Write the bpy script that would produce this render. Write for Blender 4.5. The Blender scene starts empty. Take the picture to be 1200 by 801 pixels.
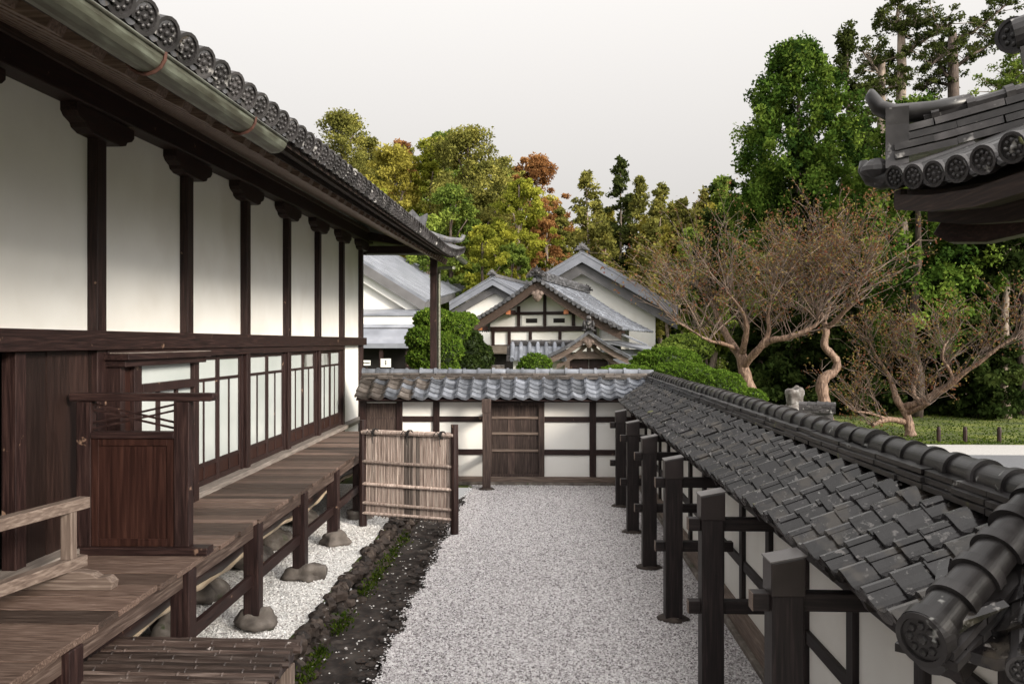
import bpy, math, random
import numpy as np
from mathutils import Vector, Matrix

R = math.radians
rnd = random.Random(7)
C = bpy.context.scene.collection
SC = bpy.context.scene

# ------------------------------------------------------------------ camera
EYE = 2.6
YAW = R(2.176)
cam_d = bpy.data.cameras.new('camera')
cam_d.lens = 30.0
cam_d.sensor_width = 36.0
cam_d.clip_start = 0.05
cam_d.clip_end = 2000
cam = bpy.data.objects.new('camera', cam_d)
C.objects.link(cam)
cam.location = (0, 0, EYE)
cam.rotation_euler = (R(90), 0, YAW)
SC.camera = cam

# ------------------------------------------------------------------ light
SUN_EL, SUN_AZ = 21.0, 132.0          # azimuth clockwise from +Y: behind the camera, to the right
SUN_STRENGTH, SUN_ANGLE = 1.25, 16.0
SKY_STRENGTH = 0.1
SKY_GLOW = 1.6
EXPOSURE = 2.08
w = bpy.data.worlds.new('World')
SC.world = w
w.use_nodes = True
wn, wl = w.node_tree.nodes, w.node_tree.links
wn.clear()
sky = wn.new('ShaderNodeTexSky')
sky.sky_type = 'NISHITA'
sky.sun_disc = False
sky.sun_elevation = R(SUN_EL)
sky.sun_rotation = R(SUN_AZ)
sky.dust_density = 6.0
sky.air_density = 1.0
sky.ozone_density = 0.6
hs = wn.new('ShaderNodeHueSaturation'); hs.inputs['Saturation'].default_value = 0.15; hs.inputs['Value'].default_value = 0.45
mx = wn.new('ShaderNodeMix'); mx.data_type = 'RGBA'
mx.inputs[0].default_value = 0.9
mx.inputs[7].default_value = (1.93, 1.865, 1.80, 1)      # the even pale overcast
bg = wn.new('ShaderNodeBackground'); bg.inputs[1].default_value = SKY_STRENGTH
wo = wn.new('ShaderNodeOutputWorld')
wl.new(sky.outputs[0], hs.inputs['Color'])
wl.new(hs.outputs[0], mx.inputs[6])
# overcast distribution: brighter towards the zenith and round the veiled sun behind the camera
wtc = wn.new('ShaderNodeTexCoord'); wsx = wn.new('ShaderNodeSeparateXYZ'); wl.new(wtc.outputs['Generated'], wsx.inputs[0])
def wm(op, a, b=None):
    q = wn.new('ShaderNodeMath'); q.operation = op
    for i, v in enumerate((a, b)):
        if v is None: continue
        if isinstance(v, (int, float)): q.inputs[i].default_value = v
        else: wl.new(v, q.inputs[i])
    return q.outputs[0]
wz = wm('MAXIMUM', wsx.outputs[2], 0.0)
wcie = wm('MULTIPLY', wm('ADD', wm('MULTIPLY', wz, 2.0), 1.0), 0.72)
wdp = wn.new('ShaderNodeVectorMath'); wdp.operation = 'DOT_PRODUCT'
wdp.inputs[1].default_value = (math.sin(R(SUN_AZ))*math.cos(R(SUN_EL)), math.cos(R(SUN_AZ))*math.cos(R(SUN_EL)), math.sin(R(SUN_EL)))
wl.new(wtc.outputs['Generated'], wdp.inputs[0])
wglow = wm('ADD', wm('MULTIPLY', wm('POWER', wm('MAXIMUM', wdp.outputs['Value'], 0.0), 1.5), SKY_GLOW), 1.0)
wscale = wn.new('ShaderNodeVectorMath'); wscale.operation = 'SCALE'
wl.new(mx.outputs[2], wscale.inputs[0]); wl.new(wm('MULTIPLY', wcie, wglow), wscale.inputs['Scale'])
wl.new(wscale.outputs[0], bg.inputs[0])
wl.new(bg.outputs[0], wo.inputs[0])
sun_d = bpy.data.lights.new('sun', 'SUN')
sun_d.energy = SUN_STRENGTH
sun_d.angle = R(SUN_ANGLE)
sun_d.color = (1.0, 0.91, 0.78)
sun = bpy.data.objects.new('sun', sun_d)
C.objects.link(sun)
_d = Vector((math.sin(R(SUN_AZ)) * math.cos(R(SUN_EL)), math.cos(R(SUN_AZ)) * math.cos(R(SUN_EL)), math.sin(R(SUN_EL))))
sun.rotation_euler = _d.to_track_quat('Z', 'Y').to_euler()
sun.location = _d * 60
SC.view_settings.view_transform = 'Standard'
SC.view_settings.look = 'None'
SC.view_settings.exposure = EXPOSURE
SC.view_settings.gamma = 1.0
SC.view_settings.use_curve_mapping = False
SC.cycles.max_bounces = 6
SC.cycles.diffuse_bounces = 3
SC.cycles.transparent_max_bounces = 8

def W(px, py, Y):
    """photo pixel (1200 x 801) on the vertical plane y = Y"""
    f = Vector((-math.sin(YAW), math.cos(YAW), 0)); r = Vector((math.cos(YAW), math.sin(YAW), 0))
    d = f + r * ((px - 600) / 1000) + Vector((0, 0, (400.5 - py) / 1000))
    return Vector((0, 0, EYE)) + d * (Y / d.y)

# ------------------------------------------------------------------ mesh helper
class MB:
    def __init__(s):
        s.v, s.f, s.t = [], [], []
        s.tint = 0.5
    def face(s, idx, t=None):
        s.f.append(idx); s.t.append(s.tint if t is None else t)
    def quad(s, a, b, c, d):
        n = len(s.v); s.v += [tuple(a), tuple(b), tuple(c), tuple(d)]; s.face((n, n+1, n+2, n+3))
    def box(s, x0, x1, y0, y1, z0, z1):
        return s.hexa([(x0,y0,z0),(x1,y0,z0),(x1,y1,z0),(x0,y1,z0),(x0,y0,z1),(x1,y0,z1),(x1,y1,z1),(x0,y1,z1)])
    def hexa(s, P):
        n = len(s.v); s.v += [tuple(p) for p in P]
        for q in ((0,3,2,1),(4,5,6,7),(0,1,5,4),(1,2,6,5),(2,3,7,6),(3,0,4,7)):
            s.face(tuple(n+i for i in q))
    def beam(s, a, b, wd, ht, up=(0,0,1)):
        """box from a to b, wd wide and ht high, centred on the line"""
        a, b = Vector(a), Vector(b)
        d = (b-a).normalized(); u = Vector(up); sx = d.cross(u).normalized(); u = sx.cross(d).normalized()
        P = []
        for uu in (-.5, .5):
            for (p, q) in ((a,-.5),(a,.5),(b,.5),(b,-.5)):
                P.append(p + sx*(q*wd) + u*(uu*ht))
        s.hexa(P)
    def prism(s, poly, vec):
        """closed polygon (list of points) pushed along vec"""
        n = len(s.v); k = len(poly); vec = Vector(vec)
        s.v += [tuple(p) for p in poly] + [tuple(Vector(p)+vec) for p in poly]
        s.face(tuple(range(n, n+k))[::-1]); s.face(tuple(range(n+k, n+2*k)))
        for i in range(k):
            j = (i+1) % k
            s.face((n+i, n+j, n+k+j, n+k+i))
    def tube(s, pts, rads, n=8, cap=True, squash=1.0):
        pts = [Vector(p) for p in pts]
        if not hasattr(rads, '__len__'): rads = [rads]*len(pts)
        base = len(s.v); up = None
        for i, p in enumerate(pts):
            d = (pts[min(i+1, len(pts)-1)] - pts[max(i-1, 0)])
            d = d.normalized() if d.length > 1e-9 else Vector((0,0,1))
            if up is None:
                up = Vector((0,0,1)) if abs(d.z) < .9 else Vector((1,0,0))
            sx = d.cross(up).normalized(); up = sx.cross(d).normalized()
            for k in range(n):
                a = 2*math.pi*k/n
                s.v.append(tuple(p + sx*(math.cos(a)*rads[i]) + up*(math.sin(a)*rads[i]*squash)))
        for i in range(len(pts)-1):
            for k in range(n):
                k2 = (k+1) % n
                s.face((base+i*n+k, base+i*n+k2, base+(i+1)*n+k2, base+(i+1)*n+k))
        if cap:
            s.face(tuple(base+k for k in range(n))[::-1])
            s.face(tuple(base+(len(pts)-1)*n+k for k in range(n)))
    def blob(s, c, r, seed=0, rough=.25, n=10, m=7):
        """lumpy stone: a squashed sphere with uneven radius"""
        rr = random.Random(seed); base = len(s.v)
        ph = [rr.uniform(0, 6.28) for _ in range(9)]
        for j in range(m+1):
            th = math.pi*j/m
            for k in range(n):
                a = 2*math.pi*k/n
                d = Vector((math.sin(th)*math.cos(a), math.sin(th)*math.sin(a), math.cos(th)))
                q = 1 + rough*(math.sin(2.3*d.x*2+ph[0])*.5 + math.sin(3.1*d.y*2+ph[1])*.4 + math.sin(2.7*d.z*2+ph[2])*.4 + math.sin(5.3*d.x+4.1*d.y+ph[3])*.35)
                s.v.append((c[0]+d.x*r[0]*q, c[1]+d.y*r[1]*q, c[2]+d.z*r[2]*q))
        for j in range(m):
            for k in range(n):
                k2 = (k+1) % n
                s.face((base+j*n+k, base+(j+1)*n+k, base+(j+1)*n+k2, base+j*n+k2))
    def disc(s, c, nrm, r, th, seg=14, dots=True, rim=True):
        """round eave-tile end with a rim and a crest of eight knobs round one"""
        c, nrm = Vector(c), Vector(nrm).normalized()
        s.tube([c - nrm*th, c], [r, r], seg)
        up = Vector((0,0,1)); sx = nrm.cross(up).normalized(); up = sx.cross(nrm).normalized()
        if rim:
            base = len(s.v)
            for (rr, d) in ((r, 0), (r, .010), (r*.8, .010), (r*.78, .001)):
                for k in range(seg):
                    a = 2*math.pi*k/seg
                    s.v.append(tuple(c + nrm*d + sx*(math.cos(a)*rr) + up*(math.sin(a)*rr)))
            for j in range(3):
                for k in range(seg):
                    k2 = (k+1) % seg
                    s.face((base+j*seg+k, base+j*seg+k2, base+(j+1)*seg+k2, base+(j+1)*seg+k))
        if dots:
            for k in range(9):
                a = 2*math.pi*k/8; q = 0 if k == 8 else r*.5
                p = c + sx*(math.cos(a)*q) + up*(math.sin(a)*q)
                rr = r*.17 if k < 8 else r*.22
                s.tube([p, p+nrm*.008, p+nrm*.012], [rr, rr*.8, rr*.3], 6)

ORIG = {}

def setp(o, label=None, cat=None, group=None, kind=None):
    if label: o['label'] = label
    if cat: o['category'] = cat
    if group: o['group'] = group
    if kind: o['kind'] = kind
    return o

def mesh_from(name, v, f, tints, mat, smooth=False):
    me = bpy.data.meshes.new(name)
    me.from_pydata(v, [], f)
    at = me.attributes.new('tint', 'FLOAT', 'FACE')
    at.data.foreach_set('value', np.asarray(tints, dtype=np.float32))
    if mat: me.materials.append(mat)
    if smooth:
        me.polygons.foreach_set('use_smooth', [True]*len(me.polygons))
    me.update()
    return me

def obj(name, mb, mat, parent=None, smooth=False, bevel=0.0, rot=0.0, origin=None):
    """link an MB as one mesh object; its own origin sits at its base when it has no parent"""
    V = np.array(mb.v, dtype=float)
    if parent is not None:
        o0 = ORIG[parent.name]
    elif origin is not None:
        o0 = Vector(origin)
    else:
        lo, hi = V.min(0), V.max(0)
        o0 = Vector(((lo[0]+hi[0])/2, (lo[1]+hi[1])/2, lo[2]))
    V = V - np.array(o0)
    me = mesh_from(name, V.tolist(), mb.f, mb.t, mat, smooth)
    o = bpy.data.objects.new(name, me)
    C.objects.link(o)
    if parent is not None:
        o.parent = parent
    else:
        o.location = Matrix.Rotation(rot, 3, 'Z') @ o0
        o.rotation_euler = (0, 0, rot)
    ORIG[o.name] = o0
    if bevel:
        m = o.modifiers.new('bevel', 'BEVEL'); m.width = bevel; m.segments = 2; m.limit_method = 'ANGLE'
    return o

def thing(name, label, cat, base, rot=0.0, group=None):
    """Empty at the base; `base` is given in the unrotated frame, which turns by rot about the world origin"""
    o = bpy.data.objects.new(name, None)
    C.objects.link(o)
    o.empty_display_size = .2
    o.location = Matrix.Rotation(rot, 3, 'Z') @ Vector(base)
    o.rotation_euler = (0, 0, rot)
    ORIG[o.name] = Vector(base)
    return setp(o, label, cat, group)

def struct(name, mb, mat, smooth=False):
    o = obj(name, mb, mat, origin=(0,0,0), smooth=smooth); o['kind'] = 'structure'; return o

def dup(root, loc, rz, label, scale=None):
    r = root.copy(); C.objects.link(r); r.location = loc; r.rotation_euler = (0,0,rz); r['label'] = label
    if scale: r.scale = scale
    for ch in list(root.children):
        c = ch.copy(); C.objects.link(c); c.parent = r
        for g in list(ch.children):
            d = g.copy(); C.objects.link(d); d.parent = c
    return r

def fast_mesh(name, verts, k, tint, mat, smooth=False):
    """verts (N,k,3): N separate k-gons"""
    N = verts.shape[0]
    me = bpy.data.meshes.new(name)
    me.vertices.add(N*k); me.loops.add(N*k); me.polygons.add(N)
    me.vertices.foreach_set('co', verts.reshape(-1).astype(np.float32))
    me.loops.foreach_set('vertex_index', np.arange(N*k, dtype=np.int32))
    me.polygons.foreach_set('loop_start', np.arange(0, N*k, k, dtype=np.int32))
    me.polygons.foreach_set('loop_total', np.full(N, k, dtype=np.int32))
    at = me.attributes.new('tint', 'FLOAT', 'FACE')
    at.data.foreach_set('value', tint.astype(np.float32))
    me.materials.append(mat)
    me.update(calc_edges=True)
    return me

def link_mesh(name, me, parent=None, loc=(0,0,0)):
    o = bpy.data.objects.new(name, me); C.objects.link(o)
    if parent is not None: o.parent = parent
    else: o.location = loc
    ORIG[o.name] = Vector((0,0,0))
    return o

# ------------------------------------------------------------------ materials
def nmat(name):
    m = bpy.data.materials.new(name); m.use_nodes = True
    nt = m.node_tree; nt.nodes.clear()
    out = nt.nodes.new('ShaderNodeOutputMaterial')
    b = nt.nodes.new('ShaderNodeBsdfPrincipled')
    nt.links.new(b.outputs[0], out.inputs[0])
    return m, nt.nodes, nt.links, b

def ramp(n, stops):
    r = n.new('ShaderNodeValToRGB'); e = r.color_ramp.elements
    while len(e) < len(stops): e.new(0.5)
    for i, (p, c) in enumerate(stops):
        e[i].position = p; e[i].color = (c[0], c[1], c[2], 1)
    return r

def surf(name, stops, scale=(1,1,1), ns=6.0, detail=6, rough=.6, rvar=.15, bump=.25, bdist=.01, tint=0.0, spots=(), spec=.4,
         stain=None, dist=0.0, metal=0.0):
    """general noise surface. tint: how far the per-face value shifts brightness; spots: (colour, scale, threshold, softness)"""
    m, n, l, b = nmat(name)
    tc = n.new('ShaderNodeTexCoord'); oi = n.new('ShaderNodeObjectInfo')
    sc = n.new('ShaderNodeVectorMath'); sc.operation = 'SCALE'; sc.inputs['Scale'].default_value = 37.0
    cx = n.new('ShaderNodeCombineXYZ')
    for i in range(3): l.new(oi.outputs['Random'], cx.inputs[i])
    l.new(cx.outputs[0], sc.inputs[0])
    ad = n.new('ShaderNodeVectorMath'); ad.operation = 'ADD'
    l.new(tc.outputs['Object'], ad.inputs[0]); l.new(sc.outputs[0], ad.inputs[1])
    mp = n.new('ShaderNodeMapping'); mp.inputs['Scale'].default_value = scale
    l.new(ad.outputs[0], mp.inputs[0])
    if tint:
        at = n.new('ShaderNodeAttribute'); at.attribute_name = 'tint'
        sh = n.new('ShaderNodeVectorMath'); sh.operation = 'SCALE'; sh.inputs['Scale'].default_value = 53.0
        cb = n.new('ShaderNodeCombineXYZ')
        for i in range(3): l.new(at.outputs['Fac'], cb.inputs[i])
        l.new(cb.outputs[0], sh.inputs[0])
        a2 = n.new('ShaderNodeVectorMath'); a2.operation = 'ADD'
        l.new(mp.outputs[0], a2.inputs[0]); l.new(sh.outputs[0], a2.inputs[1])
        vec = a2.outputs[0]
    else:
        vec = mp.outputs[0]
    nz = n.new('ShaderNodeTexNoise'); nz.inputs['Scale'].default_value = ns; nz.inputs['Detail'].default_value = detail
    nz.inputs['Distortion'].default_value = dist
    l.new(vec, nz.inputs['Vector'])
    rp = ramp(n, stops); l.new(nz.outputs['Fac'], rp.inputs[0])
    col = rp.outputs[0]
    if tint:
        mr = n.new('ShaderNodeMapRange'); mr.inputs['To Min'].default_value = 1-tint; mr.inputs['To Max'].default_value = 1+tint
        l.new(at.outputs['Fac'], mr.inputs[0])
        mu = n.new('ShaderNodeVectorMath'); mu.operation = 'SCALE'
        l.new(col, mu.inputs[0]); l.new(mr.outputs[0], mu.inputs['Scale']); col = mu.outputs[0]
    if stain:
        c, s_, lo, hi, amt = stain
        z = n.new('ShaderNodeTexNoise'); z.inputs['Scale'].default_value = s_; z.inputs['Detail'].default_value = 4
        l.new(ad.outputs[0], z.inputs['Vector'])
        q = n.new('ShaderNodeMapRange'); q.inputs['From Min'].default_value = lo; q.inputs['From Max'].default_value = hi
        q.inputs['To Max'].default_value = amt
        l.new(z.outputs['Fac'], q.inputs[0])
        x = n.new('ShaderNodeMix'); x.data_type = 'RGBA'; x.inputs[7].default_value = (*c, 1)
        l.new(q.outputs[0], x.inputs[0]); l.new(col, x.inputs[6]); col = x.outputs[2]
    for (c, s_, th, so) in spots:
        z = n.new('ShaderNodeTexNoise'); z.inputs['Scale'].default_value = s_; z.inputs['Detail'].default_value = 3
        z.inputs['Roughness'].default_value = .65
        of = n.new('ShaderNodeVectorMath'); of.operation = 'ADD'; of.inputs[1].default_value = (s_*1.7, s_*.3, 11.1)
        l.new(ad.outputs[0], of.inputs[0]); l.new(of.outputs[0], z.inputs['Vector'])
        q = n.new('ShaderNodeMapRange'); q.inputs['From Min'].default_value = th; q.inputs['From Max'].default_value = th+so
        l.new(z.outputs['Fac'], q.inputs[0])
        x = n.new('ShaderNodeMix'); x.data_type = 'RGBA'; x.inputs[7].default_value = (*c, 1)
        l.new(q.outputs[0], x.inputs[0]); l.new(col, x.inputs[6]); col = x.outputs[2]
    l.new(col, b.inputs['Base Color'])
    rr = n.new('ShaderNodeMapRange'); rr.inputs['To Min'].default_value = max(.03, rough-rvar); rr.inputs['To Max'].default_value = min(1, rough+rvar)
    l.new(nz.outputs['Fac'], rr.inputs[0]); l.new(rr.outputs[0], b.inputs['Roughness'])
    b.inputs['Specular IOR Level'].default_value = spec
    b.inputs['Metallic'].default_value = metal
    if bump:
        bp = n.new('ShaderNodeBump'); bp.inputs['Strength'].default_value = bump; bp.inputs['Distance'].default_value = bdist
        l.new(nz.outputs['Fac'], bp.inputs['Height']); l.new(bp.outputs[0], b.inputs['Normal'])
    return m

def wood(name, dark, mid, light, axis, rough=.6, tint=0.0, bump=.35, wear=None, ns=3.0):
    sc = {'x': (1.2, 22, 22), 'y': (22, 1.2, 22), 'z': (22, 22, 1.2)}[axis]
    st = [(.3, dark), (.52, mid), (.72, light)]
    return surf(name, st, sc, ns, 7, rough, .15, bump, .004, tint, spots=[wear] if wear else (), dist=.4, spec=.3)

PL = surf('plaster', [(.3, (.74,.725,.69)), (.7, (.80,.79,.76))], (1,1,1), 1.3, 5, .85, .05, .05, .002,
          stain=((.57,.53,.47), .9, .48, .85, .75), spec=.2)
DK = ((.009,.0041,.0039), (.021,.0098,.0088), (.044,.0225,.019))
WD = {a: wood('dark_timber_'+a, *DK, a, .5, wear=((.19,.12,.085), 7.0, .68, .05)) for a in 'xyz'}
DP = wood('dark_board', (.011,.006,.005), (.022,.0115,.0095), (.036,.019,.015), 'z', .5, tint=.5)
RED = wood('reddish_board', (.014,.0052,.004), (.027,.0098,.007), (.044,.017,.0115), 'z', .45, ns=2.0)
BK = {a: wood('blackened_post_'+a, (.006,.004,.0043), (.0135,.009,.009), (.029,.020,.019), a, .55, wear=((.12,.10,.09), 9.0, .72, .06)) for a in 'xyz'}
DECK = wood('weathered_deck', (.042,.026,.020), (.112,.074,.058), (.215,.158,.130), 'x', .62, tint=.6, bump=.3, ns=5.0)
DECKE = wood('weathered_edge', (.038,.024,.019), (.078,.053,.043), (.16,.12,.10), 'y', .65)
GREYW = {a: wood('grey_timber_'+a, (.085,.06,.049), (.15,.112,.092), (.24,.19,.158), a, .65) for a in 'xyz'}
SILL = wood('pale_sill', (.12,.10,.088), (.21,.18,.16), (.30,.265,.235), 'y', .6)
DOORW = wood('gate_board', (.022,.014,.012), (.05,.033,.028), (.10,.072,.06), 'z', .7, tint=.4)
DARKEAVE = wood('shaded_eave_timber', (.013,.008,.0068), (.028,.0175,.0142), (.055,.036,.029), 'y', .88)  # darker copy of the eave timber, gloom under the eave put into its colour
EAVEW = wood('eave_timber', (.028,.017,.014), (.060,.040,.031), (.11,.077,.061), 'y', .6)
RAFT = wood('rafter_timber', (.06,.038,.03), (.13,.087,.068), (.21,.15,.12), 'x', .6)
TILE = surf('wet_dark_tile', [(.3, (.0055,.0045,.0048)), (.55, (.0115,.010,.0105)), (.75, (.028,.026,.028))], (1,1,1), 9, 5, .20, .17, .45, .010, .6,
            spots=[((.22,.22,.21), 13.0, .685, .04), ((.17,.18,.045), 2.6, .70, .05), ((.15,.14,.135), 19.0, .60, .08), ((.05,.042,.034), 4.0, .55, .10)], spec=.42)
TILER = surf('ridge_tile', [(.3, (.007,.006,.006)), (.55, (.016,.0142,.0145)), (.75, (.042,.039,.040))], (1,1,1), 6, 6, .38, .2, .4, .006, .4,
            spots=[((.26,.26,.25), 9.0, .66, .06), ((.17,.18,.05), 2.6, .68, .05), ((.28,.09,.03), 8.0, .74, .03)], spec=.42)
TILEG = surf('grey_tile', [(.3, (.06,.065,.076)), (.55, (.125,.135,.158)), (.78, (.24,.255,.285))], (1,1,1), 4, 6, .42, .15, .25, .006, .5,
            spots=[((.085,.062,.05), 3.0, .72, .08)], spec=.5)
TILEB = surf('brown_grey_tile', [(.3, (.045,.038,.034)), (.55, (.09,.077,.069)), (.78, (.16,.143,.13))], (1,1,1), 5, 6, .55, .15, .3, .006, .5,
            spots=[((.13,.13,.05), 3.0, .68, .05)], spec=.35)
TILES = surf('silver_tile', [(.3, (.04,.04,.044)), (.55, (.09,.09,.098)), (.78, (.19,.19,.20))], (1,1,1), 7, 6, .42, .15, .3, .006, .4,
            spots=[((.06,.05,.042), 6.0, .60, .06)], spec=.5)
TILED = surf('old_dark_tile', [(.3, (.014,.0125,.013)), (.55, (.034,.031,.032)), (.78, (.085,.08,.08))], (1,1,1), 7, 6, .45, .15, .35, .006, .4,
            spots=[((.30,.29,.28), 8.0, .62, .07)], spec=.45)
COPPER = surf('aged_copper', [(.3, (.055,.05,.036)), (.55, (.12,.125,.095)), (.75, (.23,.25,.20))], (6,1.2,6), 4, 5, .5, .15, .15, .003, metal=.35)
RUST = surf('rusty_strap', [(.3, (.035,.013,.009)), (.7, (.075,.028,.017))], (1,1,1), 20, 4, .8, .1, .2)
FROST = surf('frosted_glass', [(.3, (.42,.46,.445)), (.7, (.52,.55,.54))], (1,1,1), 1.0, 3, .16, .06, .04, .002, spec=.5)
CLEAR = surf('window_glass', [(.45, (.05,.045,.042)), (.62, (.42,.43,.42))], (.4,1.6,1.0), 1.6, 1, .05, .02, .0, spec=.8)
STONE = surf('field_stone', [(.3, (.07,.058,.05)), (.55, (.15,.128,.11)), (.75, (.26,.235,.21))], (1,1,1), 7, 6, .8, .1, .7, .02, .3,
             spots=[((.06,.075,.03), 4.0, .64, .08)])
STONED = surf('dark_edging_stone', [(.3, (.014,.0095,.008)), (.55, (.038,.027,.0215)), (.75, (.095,.074,.061))], (1,1,1), 9, 6, .75, .15, .8, .02, .5,
              spots=[((.42,.41,.40), 16.0, .69, .03), ((.035,.055,.010), 3.0, .66, .07)])
BAMB = surf('split_bamboo', [(.3, (.155,.112,.094)), (.5, (.295,.23,.20)), (.72, (.45,.38,.335))], (14,14,1.0), 3, 6, .5, .12, .3, .003, .75)
BAMBD = surf('dark_bamboo', [(.3, (.022,.014,.0115)), (.52, (.052,.036,.03)), (.74, (.12,.092,.08))], (1.0,14,14), 3, 6, .45, .12, .3, .003, .55,
             spots=[((.34,.30,.28), 13.0, .70, .03)])
ROPE = surf('black_rope', [(.3, (.01,.008,.008)), (.7, (.03,.026,.025))], (1,1,1), 60, 3, .9, .05, .5)
METALG = surf('grey_metal_roof', [(.3, (.15,.16,.185)), (.6, (.21,.222,.255)), (.8, (.275,.285,.315))], (1,1,1), 1.6, 6, .42, .1, .06, .004, spec=.5)
BARGE = surf('grey_barge_board', [(.3, (.085,.083,.085)), (.7, (.125,.122,.126))], (1,1,1), 2, 4, .6, .1, .08)
ASPH = surf('asphalt', [(.3, (.085,.088,.096)), (.7, (.135,.138,.148))], (1,1,1), 22, 5, .75, .1, .25, .004)
BARK = surf('conifer_bark', [(.3, (.035,.024,.02)), (.55, (.085,.062,.05)), (.75, (.17,.13,.105))], (9,9,1.2), 3, 6, .85, .1, .8, .02)
BARKP = surf('pale_bark', [(.3, (.12,.09,.07)), (.55, (.24,.19,.15)), (.75, (.36,.29,.235))], (9,9,1.5), 3, 6, .8, .1, .6, .02)
BARKC = surf('crape_myrtle_bark', [(.28, (.04,.022,.015)), (.46, (.13,.077,.051)), (.70, (.29,.20,.143))], (9,9,2.0), 3, 8, .65, .1, .9, .03, dist=.6)
TWIG = surf('twig_bark', [(.3, (.075,.052,.04)), (.7, (.165,.118,.09))], (1,1,1), 4, 3, .7, .1, 0, tint=.4)
BLACKIN = surf('interior_shade_black', [(.3, (.008,.006,.006)), (.7, (.013,.010,.009))], (1,1,1), 3, 3, .8, .1, 0)  # near black standing in for shade inside openings; also used for lettering
SOIL = surf('drain_soil', [(.3, (.012,.009,.008)), (.5, (.027,.0205,.0175)), (.72, (.066,.053,.046))], (1,1,1), 7, 9, .9, .1, .9, .03,
            spots=[((.05,.027,.017), 30.0, .60, .04), ((.40,.39,.38), 34.0, .735, .03)], stain=((.13,.115,.10), 1.3, .55, .75, .6))
GROUND = surf('forest_floor', [(.3, (.022,.032,.005)), (.5, (.060,.078,.010)), (.70, (.135,.15,.022))], (1,1,1), 1.1, 9, .95, .05, .6, .05,
              stain=((.035,.026,.016), .22, .55, .72, .55))
PALEG = surf('pale_gravel_strip', [(.3, (.27,.26,.25)), (.7, (.42,.41,.40))], (1,1,1), 30, 5, .9, .05, .4, .01)
WHITE = surf('white_board', [(.3, (.62,.61,.58)), (.7, (.72,.71,.68))], (1,1,1), 3, 3, .6, .05, 0)
OCHRE = surf('end_grain_paint', [(.3, (.42,.15,.07)), (.7, (.52,.21,.10))], (1,1,1), 5, 3, .7, .05, .1)
SHINGLE = surf('old_shingle', [(.3, (.075,.06,.045)), (.6, (.14,.115,.09)), (.8, (.22,.19,.15))], (1.5,1.5,12), 4, 5, .8, .1, .4)

def gravel_mat(name, dark, mid, light, vs, dk):
    m, n, l, b = nmat(name)
    tc = n.new('ShaderNodeTexCoord')
    vo = n.new('ShaderNodeTexVoronoi'); vo.inputs['Scale'].default_value = vs
    l.new(tc.outputs['Object'], vo.inputs['Vector'])
    bw = n.new('ShaderNodeRGBToBW'); l.new(vo.outputs['Color'], bw.inputs[0])
    rp = ramp(n, [(.12, dark), (dk, mid), (.75, light)]); l.new(bw.outputs[0], rp.inputs[0])
    nz = n.new('ShaderNodeTexNoise'); nz.inputs['Scale'].default_value = .55; nz.inputs['Detail'].default_value = 5
    l.new(tc.outputs['Object'], nz.inputs['Vector'])
    mr = n.new('ShaderNodeMapRange'); mr.inputs['From Min'].default_value = .3; mr.inputs['From Max'].default_value = .7
    mr.inputs['To Min'].default_value = .84; mr.inputs['To Max'].default_value = 1.06
    l.new(nz.outputs['Fac'], mr.inputs[0])
    mu = n.new('ShaderNodeVectorMath'); mu.operation = 'SCALE'
    l.new(rp.outputs[0], mu.inputs[0]); l.new(mr.outputs[0], mu.inputs['Scale'])
    l.new(mu.outputs[0], b.inputs['Base Color'])
    b.inputs['Roughness'].default_value = .85; b.inputs['Specular IOR Level'].default_value = .2
    bp = n.new('ShaderNodeBump'); bp.inputs['Strength'].default_value = .9; bp.inputs['Distance'].default_value = .012; bp.invert = True
    l.new(vo.outputs['Distance'], bp.inputs['Height']); l.new(bp.outputs[0], b.inputs['Normal'])
    return m
GRAV = gravel_mat('court_gravel', (.15,.132,.134), (.38,.357,.362), (.60,.58,.585), 62, .42)
GRAVW = gravel_mat('white_gravel', (.22,.20,.19), (.60,.585,.565), (.80,.79,.77), 50, .35)

def pebble_mat(name, stops):
    m, n, l, b = nmat(name)
    at = n.new('ShaderNodeAttribute'); at.attribute_name = 'tint'
    rp = ramp(n, stops); l.new(at.outputs['Fac'], rp.inputs[0]); l.new(rp.outputs[0], b.inputs['Base Color'])
    b.inputs['Roughness'].default_value = .8; b.inputs['Specular IOR Level'].default_value = .25
    return m
PEB = pebble_mat('court_pebbles', [(0, (.11,.096,.098)), (.22, (.27,.25,.253)), (.55, (.48,.46,.465)), (1, (.70,.685,.685))])
PEBW = pebble_mat('white_pebbles', [(0, (.25,.225,.21)), (.25, (.55,.53,.51)), (1, (.83,.82,.80))])

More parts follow.
